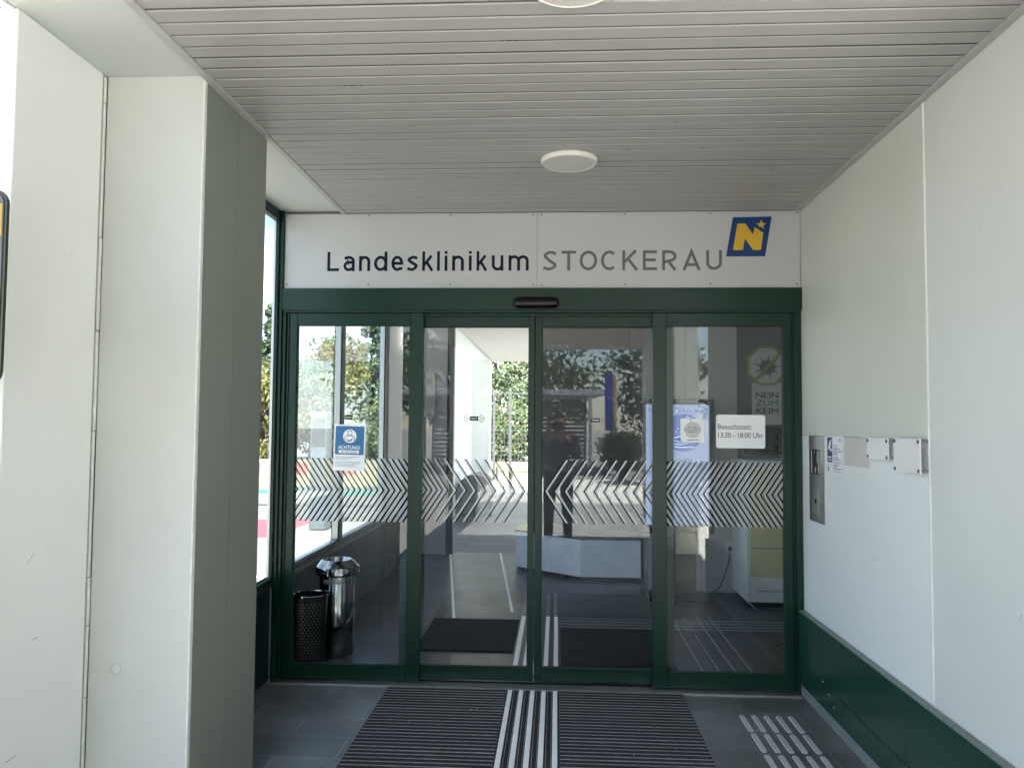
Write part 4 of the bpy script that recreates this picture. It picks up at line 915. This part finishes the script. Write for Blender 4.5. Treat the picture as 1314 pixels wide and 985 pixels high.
# ================================================================== OUTSIDE
def tree(name, x, y, hgt, w, mat, label, kind='round', n=3600, leaf=.10, trunk=.12, group='trees and shrubs around the clinic', base=.18, seed=0):
    r = np.random.default_rng(seed+int(abs(x*31+y*17)))
    t = thing(name, (x, y, -.05), label, 'shrub' if name == 'shrub' else 'tree', group)
    m = MB(); topz = hgt*.8
    m.tube([(x, y, -.05), (x+.03*w, y, hgt*.3), (x-.03*w, y+.02, hgt*.55), (x, y, topz)], [trunk, trunk*.75, trunk*.5, trunk*.12], 8)
    if kind == 'round':
        for q in range(7):
            a = r.uniform(0, 6.28); z0 = hgt*r.uniform(.25, .55); L_ = w*r.uniform(.25, .42)
            m.tube([(x, y, z0), (x+L_*.5*math.cos(a), y+L_*.5*math.sin(a), z0+hgt*.12), (x+L_*math.cos(a), y+L_*math.sin(a), z0+hgt*.26)], [trunk*.4, trunk*.25, trunk*.08], 5)
    obj('trunk', m, 'bark', t, smooth=True)
    nc = 46 if kind == 'round' else 70
    if kind == 'round':
        c = r.normal(size=(nc, 3)); c /= np.linalg.norm(c, axis=1)[:, None]; c *= (r.uniform(.35, 1, nc)**.6)[:, None]
        c = c*np.array([w/2, w/2, hgt*(1-base)/2])*(.85); c[:, 2] += hgt*(1+base)/2; cr = r.uniform(.10, .22, nc)*w
    else:
        f_ = r.uniform(0, 1, nc)**1.3; a = r.uniform(0, 6.28, nc); rad = (1-f_)*w/2*r.uniform(.5, 1, nc)
        c = np.stack([rad*np.cos(a), rad*np.sin(a), hgt*(base+(1-base)*f_)], 1); cr = .06*w+.12*w*(1-f_)
    k = r.integers(0, nc, n); d = r.normal(size=(n, 3)); d /= np.linalg.norm(d, axis=1)[:, None]
    P = c[k]+d*(cr[k]*r.uniform(.3, 1, n)**.5)[:, None]*np.array([1, 1, .75])
    P = P[P[:, 2] > .02]; n = len(P); P += np.array([x, y, 0])
    u = r.normal(size=(n, 3)); u /= np.linalg.norm(u, axis=1)[:, None]; v_ = np.cross(u, r.normal(size=(n, 3))); v_ /= np.linalg.norm(v_, axis=1)[:, None]
    s_ = leaf*r.uniform(.5, 1.2, n)[:, None]
    Q = np.stack([P-u*s_, P-v_*s_*.55, P+u*s_, P+v_*s_*.55], 1).reshape(-1, 3)-np.array([x, y, -.05])
    me = bpy.data.meshes.new('crown'); me.from_pydata(Q.tolist(), [], np.arange(4*n).reshape(-1, 4).tolist()); me.materials.append(M[mat])
    o = bpy.data.objects.new('crown', me); col.objects.link(o); o.parent = t
    return t
tree('conifer', -12.3, 34, 6.9, 3.6, 'leaf_d', 'dark conifer at the top of the narrow side window, behind the yellowing shrub', 'cone', 5200, .13)
tree('shrub', -8.7, 23.6, 3.7, 2.9, 'leaf_y', 'yellow-green shrub in the narrow side window below the dark conifer', n=5200, leaf=.08, base=.03)
tree('shrub', -15.6, 22.5, 2.7, 3.2, 'leaf_g', 'low green shrub at the far left edge below the information board', n=3600, leaf=.09, base=.03)
tree('shrub', -7.9, 25.4, 3.9, 2.6, 'leaf_p', 'pale grey-green shrub at the left end of the left glass panel', n=5000, leaf=.08, base=.03)
tree('tree', -8.5, 30.0, 5.2, 2.7, 'leaf_g', 'loose green tree between the pale shrub and the brownish tree', n=3600, leaf=.10)
tree('tree', -7.3, 26.6, 5.0, 2.6, 'leaf_y', 'brownish yellow-green tree beside the first window mullion', n=5600, leaf=.08, base=.05)
tree('conifer', -7.9, 34.0, 7.2, 3.4, 'leaf_d', 'tall grey-green conifer with a pointed top in the second window bay', 'cone', 7000, .12)
tree('conifer', -7.2, 37.0, 6.2, 2.2, 'leaf_g', 'slim conifer at the right edge of the second window bay', 'cone', 4200, .12)
tree('shrub', -5.4, 24.6, 2.3, 3.0, 'leaf_p', 'low pale shrub under the tall conifer in the second window bay', n=4600, leaf=.08, base=.02)
tree('tree', -2.0, 27.0, 6.2, 3.6, 'leaf_p', 'bright pale-leaved tree behind the wire fence, left of the gate post', n=8200, leaf=.09, base=.06)
tree('tree', -.2, 29.0, 6.4, 3.8, 'leaf_y', 'yellow-green tree behind the wire fence, right of the gate post', n=7600, leaf=.09, base=.06)
tree('shrub', -1.3, 23.4, 2.9, 2.8, 'leaf_g', 'green shrub low behind the wire fence, under the pale tree', n=5200, leaf=.08, base=.02)
tree('tree', 2.6, 30.5, 6.8, 5.0, 'leaf_g', 'wide green tree at the right behind the wire fence', n=6400, leaf=.11, base=.06)
tree('tree', -4.4, 31.5, 6.6, 4.2, 'leaf_g', 'dark green tree behind the rear porch column', n=6400, leaf=.11, base=.06)
tree('tree', -10.4, 31.0, 4.6, 3.4, 'leaf_g', 'rounded green tree behind the pale shrub at the left glass panel', n=5200, leaf=.10, base=.05)
for q, (x_, y_, h_, w_, mt, lb) in enumerate(((-4.6, -24, 6.5, 5.5, 'leaf_g', 'dark tree mirrored in the glass above the carport roof, left of the photographer'), (-.5, -27, 7.2, 6, 'leaf_g', 'tall dark tree mirrored in the glass right behind the photographer'), (4.2, -25, 6.8, 5.5, 'leaf_d', 'dark tree mirrored in the glass to the right of the banner'), (1.9, -13.6, 1.5, 1.5, 'leaf_g', 'low green shrub mirrored in the glass beside the carport post'), (-8.8, -26, 7, 6, 'leaf_g', 'broad tree far to the left behind the photographer'))):
    tree('shrub' if h_ < 2 else 'tree', x_, y_, h_, w_, mt, lb, n=5200, leaf=.13 if h_ > 2 else .06, base=.1)
m = MB(); m.box(-26, 4.5, 21.2, 21.45, -.06, .62); tag(obj('garden_wall', m, 'creamwall', origin=(-10, 21.3, 0)), 'low cream garden wall behind the pavement and the wire fence', 'wall')
m = MB(); m.box(-9.3, -2.9, 15.0, 15.06, .62, .86, .01)
bar = thing('barrier_rail', (-6, 15, 0), 'red and white barrier rail outside the vestibule windows', 'barrier')
for q in range(14):
    s_ = MB(); s_.box(-9.3+q*.46, -9.3+(q+1)*.46-.002, 15.0, 15.06, .62, .86); obj('rail_board', s_, 'redw' if q % 2 else 'creamwall', bar)
s_ = MB()
for xx in (-9.2, -6.1, -3.0): s_.box(xx, xx+.08, 15.061, 15.12, -.02, .95)
obj('rail_post', s_, 'fencem', bar)
m.bm.free()
t = thing('ticket_machine', (-3.6, 12, 0), 'dark grey upright machine standing outside behind the left glass panel', 'machine')
m = MB(); m.box(-3.73, -3.48, 12.0, 12.3, 0, 1.775, .01); obj('machine_body', m, 'binm', t)
m = MB(); m.box(-3.71, -3.50, 11.992, 11.999, 1.25, 1.68); obj('machine_panel', m, 'dispbody', t)
fn = thing('wire_fence', (-.5, 19.5, 0), 'dark wire mesh fence with a gate, beyond the rear porch', 'fence')
m = MB()
for xx in (-2.6, -1.56, -1.17, -.1, 1.0): m.box(xx, xx+.06, 19.5, 19.56, 0, 2.45)
obj('post', m, 'fencem', fn)
m = MB()
for xx in np.arange(-2.55, 1.0, .085): m.box(xx, xx+.009, 19.52, 19.53, .08, 2.38)
for zz in (.08, .45, .95, 1.45, 1.95, 2.36): m.box(-2.6, 1.0, 19.531, 19.54, zz, zz+.014)
obj('wire_mesh', m, 'fencem', fn)
# grit bin with rounded lid
t = thing('grit_bin', (-1.43, 14.3, 0), 'dark grey storage bin with a rounded lid against the white rear porch wall', 'bin')
m = MB(); prof = [(-1.74, 0), (-1.13, 0), (-1.10, .40)]+[(-1.43+.33*math.cos(R(a)), .40+.33*math.sin(R(a))) for a in np.linspace(6, 174, 14)]+[(-1.76, .40)]
m.prism([(a, 14.0, b_) for a, b_ in prof], (0, .8, 0)); obj('bin_shell', m, 'binm', t, smooth='auto')
m = MB(); m.box(-1.775, -1.085, 13.985, 14.815, .385, .410, .006); obj('lid_rim', m, 'binm', t)
# carport, louvre, banner behind the photographer
cp = thing('carport', (0, -19, 0), 'flat white carport roof on posts mirrored in the glass', 'carport')
m = MB(); m.prism([(-6, -19.0, 2.72), (1.45, -19.0, 2.70), (1.95, -19.0, 2.86), (1.9, -19.0, 2.90), (-6, -19.0, 2.90)], (0, -5, 0)); obj('roof', m, 'whitemetal', cp)
for xx in (-3.5, 1.15):
    m = MB(); m.box(xx, xx+.12, -19.4, -19.28, -.05, 2.70); obj('post', m, 'whitemetal', cp)
lw_ = thing('louvre_fence', (0, -22.5, 0), 'grey horizontal louvre fence under the carport, mirrored in the glass', 'fence')
m = MB()
for q in range(15): m.prism([(-5, -22.5, .05+q*.17), (-5, -22.47, .05+q*.17+.13), (-5, -22.44, .05+q*.17+.13), (-5, -22.46, .05+q*.17)], (6.1, 0, 0))
obj('louvre', m, 'louvre', lw_)
m = MB()
for xx in (-5.1, -2, 1.1): m.box(xx, xx+.08, -22.6, -22.5, -.05, 2.65)
obj('post', m, 'fencem', lw_)
t = thing('banner', (1.66, -14.5, 0), 'tall blue banner with a yellow edge on a pole, mirrored in the glass', 'banner')
m = MB(); m.box(1.46, 1.70, -14.52, -14.51, 1.45, 3.15); obj('cloth', m, 'bluef', t)
m = MB(); m.box(1.701, 1.78, -14.52, -14.51, 1.45, 3.15); obj('edge_stripe', m, 'yellowp', t)
m = MB(); m.tube([(1.81, -14.5, -.05), (1.81, -14.5, 3.3)], .03, 10); obj('pole', m, 'whitemetal', t, smooth=True)

# ================================================================== WORLD, SUN, CAMERA
SUN_EL, SUN_AZ = R(50), (-.03, .9995)     # light travels towards +y and slightly -x
w = bpy.data.worlds.new('World'); scene.world = w; w.use_nodes = True; nt = w.node_tree; N = nt.nodes; L = nt.links
bg = N['Background']; sky = N.new('ShaderNodeTexSky'); sky.sky_type = 'NISHITA'; sky.sun_disc = False; sky.sun_elevation = SUN_EL
sky.sun_rotation = math.atan2(-SUN_AZ[0], -SUN_AZ[1]); sky.air_density = 1.0; sky.dust_density = .2; sky.ozone_density = 2.5
tc = N.new('ShaderNodeTexCoord'); nz = N.new('ShaderNodeTexNoise'); nz.inputs['Scale'].default_value = 2.6; nz.inputs['Detail'].default_value = 8; nz.inputs['Roughness'].default_value = .55
mp = N.new('ShaderNodeMapping'); mp.inputs['Scale'].default_value = (1, 1, 2.6); mp.inputs['Location'].default_value = (.4, .2, .1); L.new(tc.outputs['Generated'], mp.inputs[0]); L.new(mp.outputs[0], nz.inputs[0])
rp_ = N.new('ShaderNodeValToRGB'); rp_.color_ramp.elements[0].position = .47; rp_.color_ramp.elements[1].position = .64; L.new(nz.outputs['Fac'], rp_.inputs[0])
mx = N.new('ShaderNodeMixRGB'); mx.inputs[2].default_value = (6.0, 6.1, 6.3, 1); L.new(rp_.outputs[0], mx.inputs[0]); tn = N.new('ShaderNodeMixRGB'); tn.blend_type = 'MULTIPLY'; tn.inputs[0].default_value = 1; tn.inputs[2].default_value = (.84, .83, .83, 1); L.new(sky.outputs[0], tn.inputs[1]); L.new(tn.outputs[0], mx.inputs[1]); L.new(mx.outputs[0], bg.inputs[0]); bg.inputs[1].default_value = .05
sl = bpy.data.lights.new('sun', 'SUN'); sl.energy = 5.0; sl.angle = R(.5); sl.color = (1, .955, .88); so = bpy.data.objects.new('sun', sl); col.objects.link(so)
dirv = Vector((SUN_AZ[0]*math.cos(SUN_EL), SUN_AZ[1]*math.cos(SUN_EL), -math.sin(SUN_EL))); so.rotation_euler = dirv.to_track_quat('-Z', 'Y').to_euler(); so.location = (0, -30, 30)

cam = bpy.data.cameras.new('camera'); co = bpy.data.objects.new('camera', cam); col.objects.link(co); scene.camera = co
f_px = 1030.0; cam.sensor_width = 36; cam.lens = 36*f_px/1314; cam.clip_start = .02; cam.clip_end = 1200
yaw, pitch, roll = R(-3.227), R(2.911), R(.434)
fw = Vector((math.sin(yaw)*math.cos(pitch), math.cos(yaw)*math.cos(pitch), math.sin(pitch))); rt = Vector((math.cos(yaw), -math.sin(yaw), 0)); up = rt.cross(fw)
r2 = rt*math.cos(roll)+up*math.sin(roll); u2 = -rt*math.sin(roll)+up*math.cos(roll)
co.matrix_world = Matrix(((r2.x, u2.x, -fw.x, 0), (r2.y, u2.y, -fw.y, 0), (r2.z, u2.z, -fw.z, 1.6), (0, 0, 0, 1)))
scene.view_settings.view_transform = 'Standard'; scene.view_settings.look = 'None'; scene.view_settings.gamma = 1; scene.view_settings.exposure = 3.66
scene.cycles.use_denoising = True; scene.cycles.max_bounces = 12; scene.cycles.transparent_max_bounces = 24; scene.cycles.diffuse_bounces = 6; scene.cycles.glossy_bounces = 5
scene.cycles.sample_clamp_indirect = 8
